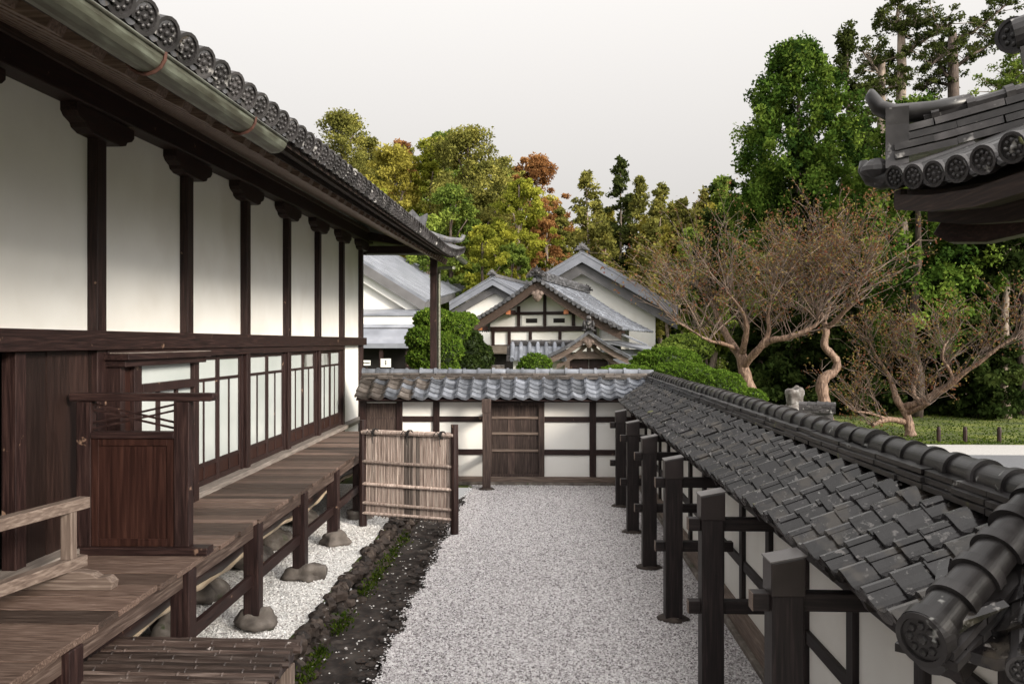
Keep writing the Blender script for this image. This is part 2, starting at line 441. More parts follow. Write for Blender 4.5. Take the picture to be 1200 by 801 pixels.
def leafmat(name, c0, c1, c2, trans=.3):
    m = bpy.data.materials.new(name); m.use_nodes = True
    n, l = m.node_tree.nodes, m.node_tree.links; n.clear()
    out = n.new('ShaderNodeOutputMaterial')
    at = n.new('ShaderNodeAttribute'); at.attribute_name = 'tint'
    rp = ramp(n, [(0, c0), (.5, c1), (1, c2)]); l.new(at.outputs['Fac'], rp.inputs[0])
    d = n.new('ShaderNodeBsdfDiffuse'); t = n.new('ShaderNodeBsdfTranslucent'); x = n.new('ShaderNodeMixShader'); x.inputs[0].default_value = trans
    l.new(rp.outputs[0], d.inputs[0]); l.new(rp.outputs[0], t.inputs[0])
    l.new(d.outputs[0], x.inputs[1]); l.new(t.outputs[0], x.inputs[2]); l.new(x.outputs[0], out.inputs[0])
    return m
LF = {
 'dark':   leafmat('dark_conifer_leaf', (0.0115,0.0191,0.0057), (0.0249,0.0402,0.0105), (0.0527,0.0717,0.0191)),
 'cedar':  leafmat('cedar_leaf', (0.0194,0.0413,0.0097), (0.0583,0.1069,0.0170), (0.1519,0.2126,0.0365)),
 'olive':  leafmat('olive_conifer_leaf', (0.0707,0.0744,0.0204), (0.1637,0.1637,0.0409), (0.3162,0.2882,0.0707)),
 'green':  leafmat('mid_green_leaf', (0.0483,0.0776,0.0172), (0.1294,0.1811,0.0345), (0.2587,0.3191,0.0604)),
 'lime':   leafmat('yellow_green_leaf', (.115,.135,.020), (.245,.26,.036), (.42,.41,.06), .4),
 'gold':   leafmat('gold_leaf', (0.1430,0.1265,0.0220), (0.2750,0.2420,0.0440), (0.4180,0.3740,0.0825), .4),
 'orange': leafmat('orange_leaf', (0.1375,0.0625,0.0250), (0.2750,0.1313,0.0500), (0.4250,0.2375,0.0938), .4),
 'azalea': leafmat('clipped_shrub_leaf', (0.0308,0.0605,0.0088), (0.0715,0.1265,0.0165), (0.1430,0.2090,0.0330)),
 'topiary':leafmat('topiary_leaf', (0.0303,0.0620,0.0110), (0.0854,0.1446,0.0193), (0.2066,0.2755,0.0413)),
 'crape':  leafmat('crape_myrtle_leaf', (.14,.045,.032), (.17,.105,.045), (.17,.17,.045), .4),
 'pine':   leafmat('pine_leaf', (.020,.028,.009), (.046,.060,.016), (.090,.105,.030)),
 'moss':   leafmat('moss_tuft', (0.0188,0.0375,0.0060), (0.0450,0.0713,0.0097), (0.0900,0.1200,0.0188)),
}
# ------------------------------------------------------------------ ground
def grid(mb, xs, ys, zf):
    base = len(mb.v)
    for y in ys:
        for x in xs:
            mb.v.append((x, y, zf(x, y)))
    nx = len(xs)
    for j in range(len(ys)-1):
        for i in range(nx-1):
            a = base+j*nx+i
            mb.face((a, a+1, a+nx+1, a+nx))

def vnoise(x, y, s=1.0, seed=0):
    return (math.sin(x*3.1*s+seed*1.3)*math.cos(y*2.7*s+seed) + .6*math.sin(x*7.3*s+y*5.9*s+seed*2.1) + .4*math.cos(x*13.1*s-y*11.7*s+seed*.7))/2.0

g = MB()
for (x0, x1, y0, y1) in ((-400,-2.2,-60,15.2), (-1.15,400,-60,15.2), (-2.2,-1.15,-60,-2), (-400,400,15.2,900)):
    g.quad((x0,y0,0), (x1,y0,0), (x1,y1,0), (x0,y1,0))
struct('ground', g, GROUND)

def drain_z(x, y):
    t = (x+2.2)/1.05
    base = -.25 + .04*math.sin(y*.9) if t < .55 else -.25 + .252*((t-.55)/.45)**1.3
    lump = .022*vnoise(x, y, 2.6, 3) + .012*vnoise(x, y, 7, 5)
    if t > .5: lump += .045*max(0, vnoise(x, y, 3.2, 9))
    if t > .97: return .001
    return base + lump
b = MB(); grid(b, list(np.linspace(-2.2,-1.15,43)), list(np.linspace(-2,15.2,520)), drain_z)
struct('drain_bed', b, SOIL, True)

def edge_sheet(x0f, x1f, y0, y1, z, n=300):
    m = MB(); ys = np.linspace(y0, y1, n)
    for y in ys: m.v += [(x0f(y), y, z), (x1f(y), y, z)]
    for i in range(n-1): m.face((2*i, 2*i+1, 2*i+3, 2*i+2))
    return m
gr_edge = lambda y: -1.30 + .07*vnoise(.3, y, .9, 4) + .035*vnoise(.1, y, 3.1, 2)
struct('court_gravel', edge_sheet(gr_edge, lambda y: 1.72, -4, 15.62, .006), GRAV)
struct('white_gravel', edge_sheet(lambda y: -4.2, lambda y: -2.22 + .03*vnoise(.2, y, 1.7, 1), -1, 15.5, .008), GRAVW)

def pebbles(name, n, xr, yr, size, mat, seed, label, edgef=None, z0=.006, lo=0., hi=1.):
    r = np.random.default_rng(seed)
    u = r.random(n); y = yr[0] * (yr[1]/yr[0])**u if yr[0] > 0 else yr[0] + (yr[1]-yr[0])*u
    x = xr[0] + (xr[1]-xr[0])*r.random(n)
    if edgef is not None:
        e = np.array([edgef(q) for q in y]); keep = x > e - .05*r.random(n)**3*2
        x, y = x[keep], y[keep]; n = len(x)
    s = size*(.6+.9*r.random(n)**2)
    a = r.random(n)*6.283
    c, sn = np.cos(a), np.sin(a)
    base = np.array([[1,0,0],[0,.8,0],[-1,0,0],[0,-.8,0],[0,0,.7]])
    P = base[None]*s[:,None,None]*(1+.35*(r.random((n,5,3))-.5))
    X = P[:,:,0]*c[:,None]-P[:,:,1]*sn[:,None]; Y = P[:,:,0]*sn[:,None]+P[:,:,1]*c[:,None]
    P = np.stack([X+x[:,None], Y+y[:,None], P[:,:,2]+z0], -1)
    tri = np.concatenate([P[:,[i,(i+1)%4,4]] for i in range(4)], 0)
    t = np.tile(lo+(hi-lo)*r.random(n), 4)
    me = fast_mesh(name, tri, 3, t, mat)
    o = link_mesh(name, me); setp(o, label, 'gravel', kind='stuff'); return o
pebbles('gravel_stones', 88000, (-1.5,1.68), (5.6,15.5), .0112, PEB, 1, 'loose pale grey gravel covering the courtyard floor', gr_edge)
pebbles('white_gravel_stones', 16000, (-3.45,-2.24), (5.2,13.5), .0135, PEBW, 2, 'loose whiter gravel below the plank veranda', None, .008)
pebbles('strewn_gravel', 520, (-2.1,-1.2), (5.0,14.5), .013, PEBW, 3, 'stray pale pebbles strewn along the dark drain', None, -.18, 0, .8)

# ------------------------------------------------------------------ the hall on the left
TH = .019
VP = [-.42 + 1.815*k for k in range(11)]              # wall posts; the last at 17.73
UW = -3.5
def ue(v): return -1.6 + .012*(v-5)
def sori(v): return .30*((v-15)/4.)**2 if v > 15 else 0.0
def ze(v): return 3.84 + .0256*v + sori(v)
def zb(v): return 3.84 + .0256*v                       # the straight line without the upturn

hall = thing('timber_hall', 'long dark timber hall with white plaster walls and deep tiled eaves', 'building', (-3.5, 8.6, 0), TH)
# plaster
for i in range(len(VP)-1):
    m = MB(); v0, v1 = VP[i]+.06, VP[i+1]-.06
    m.hexa([(-3.62,v0,2.66),(-3.53,v0,2.66),(-3.53,v1,2.66),(-3.62,v1,2.66),
            (-3.62,v0,zb(v0)+.5),(-3.53,v0,zb(v0)+.5),(-3.53,v1,zb(v1)+.5),(-3.62,v1,zb(v1)+.5)])
    obj('plaster_panel', m, PL, hall)
m = MB(); m.box(-3.62,-3.53, VP[9]+.06, VP[10]-.06, .3, 2.55); obj('plaster_panel', m, PL, hall)
m = MB(); m.box(-9.0,-3.6, 17.68, 17.76, 0, 5.2); obj('end_wall', m, PL, hall)
for i, v in enumerate(VP):
    m = MB(); wdt = .072 + rnd.uniform(-.004,.006)
    m.box(-3.58,-3.445, v-wdt, v+wdt, 0, zb(v)+.40)
    obj('post', m, WD['z'], hall, bevel=.006)
# capital brackets, boat shaped
for v in VP[2:]:
    m = MB(); z1 = zb(v)+.405; z0 = zb(v)+.215; h = .47
    prof = [(-h,z1),(-h,z1-.07),(-h+.04,z1-.105),(-h+.13,z1-.135),(-h+.15,z1-.165),(-h+.24,z0),(h-.24,z0),(h-.15,z1-.165),(h-.13,z1-.135),(h-.04,z1-.105),(h,z1-.07),(h,z1)]
    m.prism([(-3.60, v+a, z) for a, z in prof][::-1], (.20,0,0))
    obj('bracket', m, WD['y'], hall, bevel=.005)
def ybeam(m, u0, u1, v0, v1, zf0, zf1, n=1):
    for k in range(n):
        a = v0+(v1-v0)*k/n; b_ = v0+(v1-v0)*(k+1)/n
        m.hexa([(u0,a,zf0(a)),(u1,a,zf0(a)),(u1,b_,zf0(b_)),(u0,b_,zf0(b_)),(u0,a,zf1(a)),(u1,a,zf1(a)),(u1,b_,zf1(b_)),(u0,b_,zf1(b_))])
m = MB(); ybeam(m, -3.62,-3.36,-.5,19.0, lambda v: zb(v)+.41, lambda v: zb(v)+.68); obj('purlin', m, WD['y'], hall, bevel=.008)
m = MB(); ybeam(m, -3.42,-3.33,-.5,18.9, lambda v: zb(v)+.60, lambda v: zb(v)+.66); obj('purlin_cap', m, EAVEW, hall)
m = MB(); m.box(-3.60,-3.405,-.5,17.95,2.535,2.69); obj('wall_beam', m, WD['y'], hall, bevel=.006)
m = MB(); m.box(-3.58,-3.43, 6.91, 15.85, 2.455, 2.533); obj('lintel', m, WD['y'], hall, bevel=.004)
m = MB(); m.box(-3.60,-3.36, -.4, 17.6, .99, 1.055); obj('sill_track', m, SILL, hall, bevel=.004)
# board wall and the dark doorway near the camera
m = MB(); v = 5.83; k = 0
while v < 6.76:
    wv = min(.30, 6.77-v); m.tint = rnd.random()
    m.box(-3.58, -3.50+.006*(k%2), v, v+wv-.004, 1.05, 2.53); v += wv; k += 1
obj('board_wall', m, DP, hall)
m = MB(); m.box(-3.56,-3.46,5.70,5.82,1.05,2.53); obj('door_jamb', m, WD['z'], hall, bevel=.004)
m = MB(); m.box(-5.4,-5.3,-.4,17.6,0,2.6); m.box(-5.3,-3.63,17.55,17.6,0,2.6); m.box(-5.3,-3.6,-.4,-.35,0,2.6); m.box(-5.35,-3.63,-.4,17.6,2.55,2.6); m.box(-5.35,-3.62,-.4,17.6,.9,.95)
obj('interior_shade_black', m, BLACKIN, hall)  # room surfaces coloured near black to give the shade behind the doorway
m = MB(); m.box(-3.58,-3.54,-.4,VP[9],.02,.985); obj('underfloor_boards', m, DP, hall)

def window(v0, v1, clear=False):
    """one sliding sash: frame, panes and boarded foot"""
    u0, u1 = -3.535, -3.49
    zt, zm, zp, z0 = 2.452, 2.19, 1.30, 1.058
    m = MB(); s = .042
    m.box(u0,u1,v0,v0+s,z0,zt); m.box(u0,u1,v1-s,v1,z0,zt)
    for (a, b_) in ((zt-.045,zt),(zm-.016,zm+.016),(zp-.045,zp),(z0,z0+.06)): m.box(u0+.003,u1-.003,v0+s,v1-s,a,b_)
    c = (v0+v1)/2
    m.box(u0+.006,u1-.006,c-.013,c+.013,zp,zm-.016)
    m.box(u0+.006,u1-.006,c-.014,c+.014,z0+.06,zp-.045)
    f = obj('window', m, WD['z'], hall, bevel=.003)
    q = MB(); q.box(-3.519,-3.511,v0+s,v1-s,zm+.016,zt-.045); obj('upper_pane', q, CLEAR if clear else FROST, f)
    for a, b_ in ((v0+s, c-.013),(c+.013, v1-s)):
        q = MB(); q.box(-3.519,-3.511,a,b_,zp,zm-.016); obj('lower_pane', q, FROST, f)
    q = MB(); q.tint = .8
    q.box(-3.522,-3.508,v0+s,v1-s,z0+.06,zp-.045); obj('foot_board', q, RED, f)
for bay, (a, b_) in enumerate(((VP[5],VP[6]),(VP[6],VP[7]),(VP[7],VP[8]),(VP[8],VP[9]))):
    lo, hi = a+.10, b_-.17
    mid = (lo+hi)/2
    window(lo, mid+.02, bay in (3,)); window(mid-.02+.045, hi, bay in (2,))
    m = MB(); m.box(-3.56,-3.475,hi+.002,hi+.055,1.056,2.453); m.box(-3.56,-3.48,lo-.03,lo-.002,1.056,2.453); obj('window_jamb', m, WD['z'], hall, bevel=.004)

# the projecting bay window in the bay behind the side screen
ub = -3.33
m = MB()
m.box(-3.60, ub, 6.915, 6.99, .995, 2.45); m.box(ub-.09, ub, 7.16, 7.30, .995, 2.45)      # near stiles
m.box(ub-.09, ub, 8.46, 8.58, .995, 2.45)
m.box(ub-.085, ub-.004, 7.30, 8.46, 2.40, 2.45); m.box(ub-.085, ub+.012, 7.30, 8.46, 2.155, 2.235); m.box(ub-.085, ub-.004, 7.30, 8.46, 1.27, 1.33)
m.box(ub-.085, ub-.004, 7.30, 8.46, .995, 1.06)
for v in (7.68, 8.08): m.box(ub-.07, ub-.012, v-.018, v+.018, 1.33, 2.155)
m.box(-3.60, ub-.09, 8.50, 8.56, .995, 2.45)
bay = obj('bay_window', m, WD['z'], hall, bevel=.004)
q = MB(); q.box(ub-.055, ub-.045, 7.30, 8.46, 2.235, 2.40); obj('upper_pane', q, FROST, bay)
for a, b_ in ((7.30,7.662),(7.698,8.062),(8.098,8.46)):
    q = MB(); q.box(ub-.055, ub-.045, a, b_, 1.33, 2.155); obj('lower_pane', q, FROST, bay)
q = MB(); q.box(ub-.06, ub-.04, 7.30, 8.46, 1.06, 1.27); q.box(ub-.06,ub-.04,6.99,7.16,1.0,2.45); obj('side_board', q, RED, bay)
q = MB(); q.box(-3.62, ub+.09, 6.86, 8.68, 2.452, 2.505); q.box(-3.62, ub+.05, 6.89, 8.64, 2.395, 2.45); obj('bay_cap', q, WD['y'], bay, bevel=.005)
q = MB(); q.box(-3.40, ub+.085, 6.87, 8.67, 2.506, 2.512); obj('cap_flashing', q, SILL, bay)

# ---- roof
HEND = 19.0
def roof_z(u, v):
    d = max(0.0, min(ue(v)-u, HEND-v))
    return zb(v) + sori(v)*math.exp(-d/1.2) + .5*d
m = MB()
us = [0, .1, .25, .5, .9, 1.6, 2.6, 4.0, 6.2]
vs = list(np.linspace(-1, 14, 16)) + list(np.linspace(14.5, HEND, 19))
def ruled(zoff, uoff=0.0):
    base = len(m.v)
    for v in vs:
        for d in us:
            u = ue(v)-d+uoff
            m.v.append((u, v, roof_z(u, v)+zoff))
    n = len(us)
    for j in range(len(vs)-1):
        for i in range(n-1):
            a = base+j*n+i
            m.face((a, a+n, a+n+1, a+1))
ruled(.0)
nr = 0; v = -.9; sk = math.tan(R(12))
roll_v = []
while v < HEND-.1:
    roll_v.append(v); v += .212
for k, v in enumerate(roll_v):
    L = min(3.6, max(.25, HEND-v)) ; pts = []; m.tint = rnd.random()
    for d in (0, .3, .6, 1.0, 1.8, 3.6):
        if d > L: break
        u = ue(v)-d; vv = min(v+d*sk, HEND-.02)
        pts.append((u, vv, roof_z(u, vv)+.035))
    if len(pts) < 2: pts.append((ue(v)-L, min(v+L*sk, HEND-.02), roof_z(ue(v)-L, min(v+L*sk, HEND-.02))+.035))
    m.tube(pts, .066, 14)
    # upturned lip of the flat tile between two rolls
    vm = v+.106; prev = None
    for q in range(7):
        a = -1+2*q/6; vv = vm+a*.062; zz = ze(vm)-.018+.026*a*a
        cur = [(ue(vm)-.01, vv, zz-.016), (ue(vm)-.01, vv, zz+.012), (ue(vm)-.30, vv, zz+.012+.12), (ue(vm)-.30, vv, zz-.016+.12)]
        if prev: m.hexa([prev[0], cur[0], cur[3], prev[3], prev[1], cur[1], cur[2], prev[2]])
        prev = cur
roof = obj('roof', m, TILES, hall, smooth=False)
for k, v in enumerate(roll_v):
    m = MB(); m.tint = rnd.random()
    m.disc((ue(v)+.006, v, ze(v)+.033), (math.cos(R(12)), -math.sin(R(12))-.10, -.30), .078, .03, 16, dots=v < 11)
    obj('tile_end', m, TILED, roof)
# hip end ornament and the upturned corner tile
m = MB(); pts = []
for d in (.12, .35, .6, 1.1, 1.8): pts.append((ue(HEND)+.02-d, HEND-d+.02, roof_z(ue(HEND)-d, HEND-d)+.10+.16*math.exp(-d*3)))
m.tube(pts, [.055,.07,.09,.10,.10], 10); m.tube([Vector(pts[0])+Vector((.10,.05,.12)), Vector(pts[0])+Vector((.06,.03,.03)), pts[0]], [.05,.05,.055], 10)
m.prism([(-2.45+a, 17.65, roof_z(-2.45,17.65)+.14+b_) for a, b_ in ((-.25,0),(.3,0),(.36,.28),(.2,.2),(.05,.36),(-.12,.2),(-.3,.3))], (0,.16,0))
obj('hip_ridge', m, TILES, roof)
# eave timbers: soffit boarding, fascia, rafters
m = MB(); base = 0
for (d0, d1, z0_, z1_) in ((.05,.12,-.085,-.035),(.10,.40,-.115,-.075),(.31,.40,-.165,-.112)):
    nseg = 24
    for k in range(nseg):
        a = -1+(HEND+.95)*k/nseg; c = -1+(HEND+.95)*(k+1)/nseg
        P = []
        for zo in (0, 1):
            for (vv, dd) in ((a,d1),(a,d0),(c,d0),(c,d1)):
                u = ue(vv)-dd
                P.append((u, vv, roof_z(u, min(vv,HEND-.01-max(dd,0)))+(z1_ if zo else z0_)))
        m.hexa(P)
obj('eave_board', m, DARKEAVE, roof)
m = MB()
for k in range(10):
    a = -1+(HEND+.6)*k/10; c = -1+(HEND+.6)*(k+1)/10
    P = []
    for zo in (-.10, -.075):
        for (vv, dd) in ((a,2.2),(a,.34),(c,.34),(c,2.2)):
            u = ue(vv)-dd; P.append((u, vv, zb(vv)+.5*dd+zo))
    m.hexa(P)
obj('roof_boarding', m, RAFT, roof)
v = -.8
while v < 18.9:
    m = MB(); a = (ue(v)-.35, v, zb(v)+.175-.155); b_ = (-3.72, v, zb(v)+.5*(ue(v)+3.72)-.155)
    m.beam(a, b_, .125, .115); obj('rafter', m, RAFT, roof, bevel=.004); v += .335
m = MB(); m.beam((-3.5,17.9,zb(18)+.55),(-1.75,18.75,zb(18)+.40),.16,.2); m.beam((-2.05,18.9,zb(18)+.33),(-7,18.9,zb(18)+.33),.14,.2)
m.box(-3.5,-1.9,18.28,18.42,zb(18)+.2,zb(18)+.36)
obj('corner_rafter', m, WD['x'], roof)
m = MB(); m.box(-2.125,-1.975,18.43,18.57,0,zb(18.5)+.36); obj('corner_post', m, WD['z'], hall, bevel=.006)
# gutters
def gutter(v0, v1, dz=-.145, r=.076):
    m = MB(); N = 10
    for k in range(12):
        a = v0+(v1-v0)*k/12; b2 = v0+(v1-v0)*(k+1)/12
        for q in range(N):
            def P(v, ang, rr): return (ue(v)+.045+math.cos(ang)*rr, v, zb(v)+dz+math.sin(ang)*rr)
            t0, t1 = math.pi+math.pi*q/N, math.pi+math.pi*(q+1)/N
            m.quad(P(a,t0,r),P(a,t1,r),P(b2,t1,r),P(b2,t0,r)); m.quad(P(a,t1,r-.006),P(a,t0,r-.006),P(b2,t0,r-.006),P(b2,t1,r-.006))
    for v in (v0, v1):
        m.prism([(ue(v)+.045+math.cos(math.pi+math.pi*q/N)*(r-.002), v, zb(v)+dz+math.sin(math.pi+math.pi*q/N)*(r-.002)) for q in range(N+1)], (0,.004,0))
    for s_ in (-1, 1): m.tube([(ue(v0)+.045+s_*r, v0, zb(v0)+dz), (ue(v1)+.045+s_*r, v1, zb(v1)+dz)], .009, 6)
    return obj('gutter', m, COPPER, hall, smooth=True)
gt = gutter(-.6, 5.2)
for v in (1.9, 3.48, 4.60):
    m = MB(); pts = []
    for q in range(9):
        a = math.pi*1.02+math.pi*q/8; pts.append((ue(v)+.045+math.cos(a)*.084, v, zb(v)-.145+math.sin(a)*.084))
    m.tube(pts, .009, 5); m.tube([pts[0], (ue(v)-.10, v, zb(v)-.10), (ue(v)-.16, v, zb(v)-.04)], .008, 5)
    obj('gutter_strap', m, RUST, gt)
gutter(16.9, 18.7, .03, .06)
m = MB(); m.tube([(-1.5,17.2,zb(17)-.18),(-1.9,18.2,zb(17)-.1),(-1.93,18.44,zb(17)-.2),(-1.93,18.44,0)], .035, 8); obj('downpipe', m, COPPER, hall)

# ---- veranda
ver = MB(); v = 1.2; k = 0
while v < 15.2:
    wv = rnd.uniform(.23,.31) if v < 6.6 else rnd.uniform(.13,.20); ver.tint = rnd.random(); dz = rnd.uniform(-.002,.002)
    ver.box(-3.52, -2.435+rnd.uniform(-.012,.012), v, v+wv-.008, .962+dz, 1.0+dz); v += wv
veranda = obj('veranda', ver, DECK, hall, bevel=.003)
m = MB(); m.box(-2.575,-2.475,1.2,15.2,.835,.958); obj('edge_beam', m, DECKE, veranda, bevel=.006)
m = MB(); m.box(-3.40,-3.3,1.2,15.2,.80,.958); obj('back_beam', m, WD['y'], veranda)
for v in (1.6, 3.1, 4.55, 6.14, 7.71, 9.31, 10.9, 12.5, 14.1):
    m = MB(); m.box(-2.568,-2.428, v-.07, v+.07, .13, .957); obj('veranda_post', m, WD['z'], veranda, bevel=.008)
m = MB(); m.box(-2.525,-2.478,6.2,15.1,.40,.505); obj('tie_rail', m, WD['y'], veranda, bevel=.005)
m = MB(); rr = random.Random(3)
pts = [(-2.93+.02*math.sin(v*1.3), v, .575+.025*math.sin(v*2.1)) for v in np.linspace(3.0,15,30)]
m.tube(pts, [.115+.012*math.sin(i*1.7) for i in range(30)], 12); obj('log_beam', m, WD['y'], veranda, smooth=True)
m = MB(); base = 0
vv_ = np.linspace(3.0,15,160)
for i, v in enumerate(vv_):
    c = .445+.025*math.sin(v*2.1)+.008*math.sin(v*9); h = .018+.014*(.5+.5*math.sin(v*1.7+.5))+.004*math.sin(v*17)
    u = -2.885+.02*math.sin(v*1.3)
    m.v += [(u-.03,v,c-h),(u+.008,v,c-h*.6),(u+.022,v,c+h*1.2),(u-.03,v,c+h*1.5)]
for i in range(len(vv_)-1):
    for q in range(4): m.face((4*i+q, 4*i+(q+1)%4, 4*i+4+(q+1)%4, 4*i+4+q))
obj('pale_wane', m, surf('pale_sapwood', [(.3,(.33,.25,.17)),(.7,(.52,.43,.32))], (6,1,6), 3, 5, .7), veranda, smooth=True)
for v in np.arange(2.0, 15, 1.59):
    m = MB(); m.box(-3.4,-2.56,v+.3,v+.39,.84,.957); obj('joist', m, WD['x'], veranda)
# stones beneath the posts
ds = ['angular grey stone under the veranda post nearest the bamboo platform', 'long flat stone with a smaller one under the middle veranda post',
      'brown rounded stone under the veranda post before the bamboo screen', 'stone under the veranda post beside the bamboo screen', 'stone under the front veranda post hidden by the bamboo platform']
for v, d, s_ in ((7.71,ds[0],(.17,.17,.12)),(9.31,ds[1],(.18,.16,.10)),(10.9,ds[2],(.20,.16,.11)),(12.5,ds[3],(.17,.15,.11)),(6.14,ds[4],(.17,.15,.10))):
    m = MB(); m.tint = rnd.random(); m.blob((-2.46,v,.06), s_, int(v*10), .34, 18, 12)
    if v == 9.31: m.blob((-2.31,v+.03,.07), (.10,.11,.10), 5, .2)
    o = obj('foundation_stone', m, STONE, None, True, rot=TH); setp(o, d, 'stone', 'stones carrying the veranda posts')
lbl = ['rough boulder in the shade under the veranda, %s' % q for q in ('nearest the bamboo platform', 'second back from the platform', 'third back from the platform', 'fourth back from the platform', 'fifth back from the platform', 'deepest towards the screen')]
for k, v in enumerate((6.3, 7.4, 8.5, 9.7, 10.7, 12.0)):
    m = MB(); m.tint = rnd.random(); m.blob((-3.15+rnd.uniform(-.1,.1),v,.10), (.17+rnd.uniform(0,.06),.22,.16), 40+k, .3, 16, 11)
    o = obj('boulder', m, STONE, None, True, rot=TH); setp(o, lbl[k], 'boulder', 'boulders under the veranda floor')

# ---- side screen standing across the veranda
scr = thing('side_screen', 'dark wooden half height screen with crossed lattice standing across the veranda', 'screen', (-2.9, 6.4, 1.0), TH)
y = 6.4
m = MB(); m.box(-3.44,-2.40,y-.07,y+.07,1.001,1.06); obj('base_rail', m, WD['x'], scr, bevel=.006)
for a, b_ in ((-3.40,-3.29),(-2.66,-2.545)):
    m = MB(); m.box(a,b_,y-.045,y+.045,1.06,2.15); obj('stile', m, WD['z'], scr, bevel=.005)
m = MB(); P = [(-3.45,2.155),(-2.38,2.155),(-2.36,2.185),(-2.36,2.215),(-3.45,2.215)]
m.prism([(a, y-.055, b_) for a, b_ in P], (0,.11,0)); obj('top_rail', m, WD['x'], scr, bevel=.006)
m = MB(); m.box(-3.29,-2.66,y-.05,y+.05,1.875,1.925); obj('middle_rail', m, WD['x'], scr, bevel=.005)
m = MB()
for s_ in (1,-1):
    for o_ in (0, .045):
        zA, zB = (1.945+o_, 2.085+o_) if s_ > 0 else (2.085+o_, 1.945+o_)
        m.beam((-3.29,y-.008*s_,zA),(-2.66,y-.008*s_,zB),.012,.016)
obj('lattice', m, WD['x'], scr)
m = MB(); m.box(-3.29,-2.66,y-.022,y+.022,1.08,1.875); obj('panel', m, RED, scr)
m = MB(); m.box(-3.29,-3.235,y-.034,y-.0225,1.062,1.874); m.box(-2.715,-2.66,y-.034,y-.0225,1.062,1.874); m.box(-3.235,-2.715,y-.033,y-.0225,1.062,1.12); m.box(-3.235,-2.715,y-.033,y-.0225,1.82,1.874)
obj('panel_frame', m, RED, scr, bevel=.003)
# ---- low barrier on the veranda
bar = thing('low_barrier', 'low grey weathered wooden barrier standing by the dark doorway', 'barrier', (-3.05, 5.3, 1.0), TH)
dv = Vector((-.20, -1.0, 0)).normalized()
p0 = Vector((-2.98, 5.52, 1.0))
def bp(t, z): return tuple(p0 + dv*t + Vector((0,0,z)))
m = MB(); m.beam(bp(-.12,.535), bp(2.0,.535), .085, .075); obj('top_rail', m, GREYW['y'], bar, bevel=.006)
m = MB(); m.beam(bp(-.10,.155), bp(2.0,.155), .08, .075); obj('bottom_rail', m, GREYW['y'], bar, bevel=.006)
for t in (.03, 1.75):
    m = MB(); q = p0+dv*t; m.box(q.x-.036,q.x+.036,q.y-.036,q.y+.036,1.193,1.498); obj('upright', m, GREYW['z'], bar, bevel=.004)
    m = MB(); q = p0+dv*t
    pr = [(-.30,0),(.30,0),(.31,.05),(.27,.085),(.21,.08),(.17,.105),(.10,.117),(-.10,.117),(-.17,.105),(-.21,.08),(-.27,.085),(-.31,.05)]
    m.prism([(q.x+a, q.y-.045, 1.001+b_) for a, b_ in pr], (0,.09,0)); obj('foot', m, GREYW['x'], bar, bevel=.006)

# ---- bamboo step platform in the foreground
pf = thing('bamboo_platform', 'low dark bamboo slat platform beside the veranda edge in the foreground', 'platform', (-2.1, 4.4, 0))
m = MB(); y = 2.6
while y < 5.24:
    r_ = rnd.uniform(.020,.027); m.tint = rnd.random()
    e = -1.49+rnd.uniform(-.03,.02)
    xs = [-2.66 + (e+2.66)*q/9 for q in range(10)]
    m.tube([(x, y+rnd.uniform(-.002,.002), .735+rnd.uniform(-.003,.003)) for x in xs], [r_*(1+.0*q) for q in range(10)], 8)
    x = -2.6+rnd.uniform(0,.3)
    while x < e-.05:
        m.tube([(x-.008,y,.736),(x,y,.736),(x+.008,y,.736)], [r_*.98,r_*1.14,r_*.98], 8, False); x += rnd.uniform(.24,.36)
    y += r_*2+.003
obj('slats', m, BAMBD, pf)
m = MB()
for x in (-2.5,-2.05,-1.57): m.box(x-.03,x+.03,2.6,5.2,.645,.705)
obj('frame', m, WD['y'], pf)
for x, y in ((-1.57,5.12),(-1.57,3.0),(-2.5,5.12)):
    m = MB(); m.box(x-.045,x+.045,y-.045,y+.045,-.2 if x > -2 else 0,.644); obj('leg', m, GREYW['z'], pf, bevel=.004)
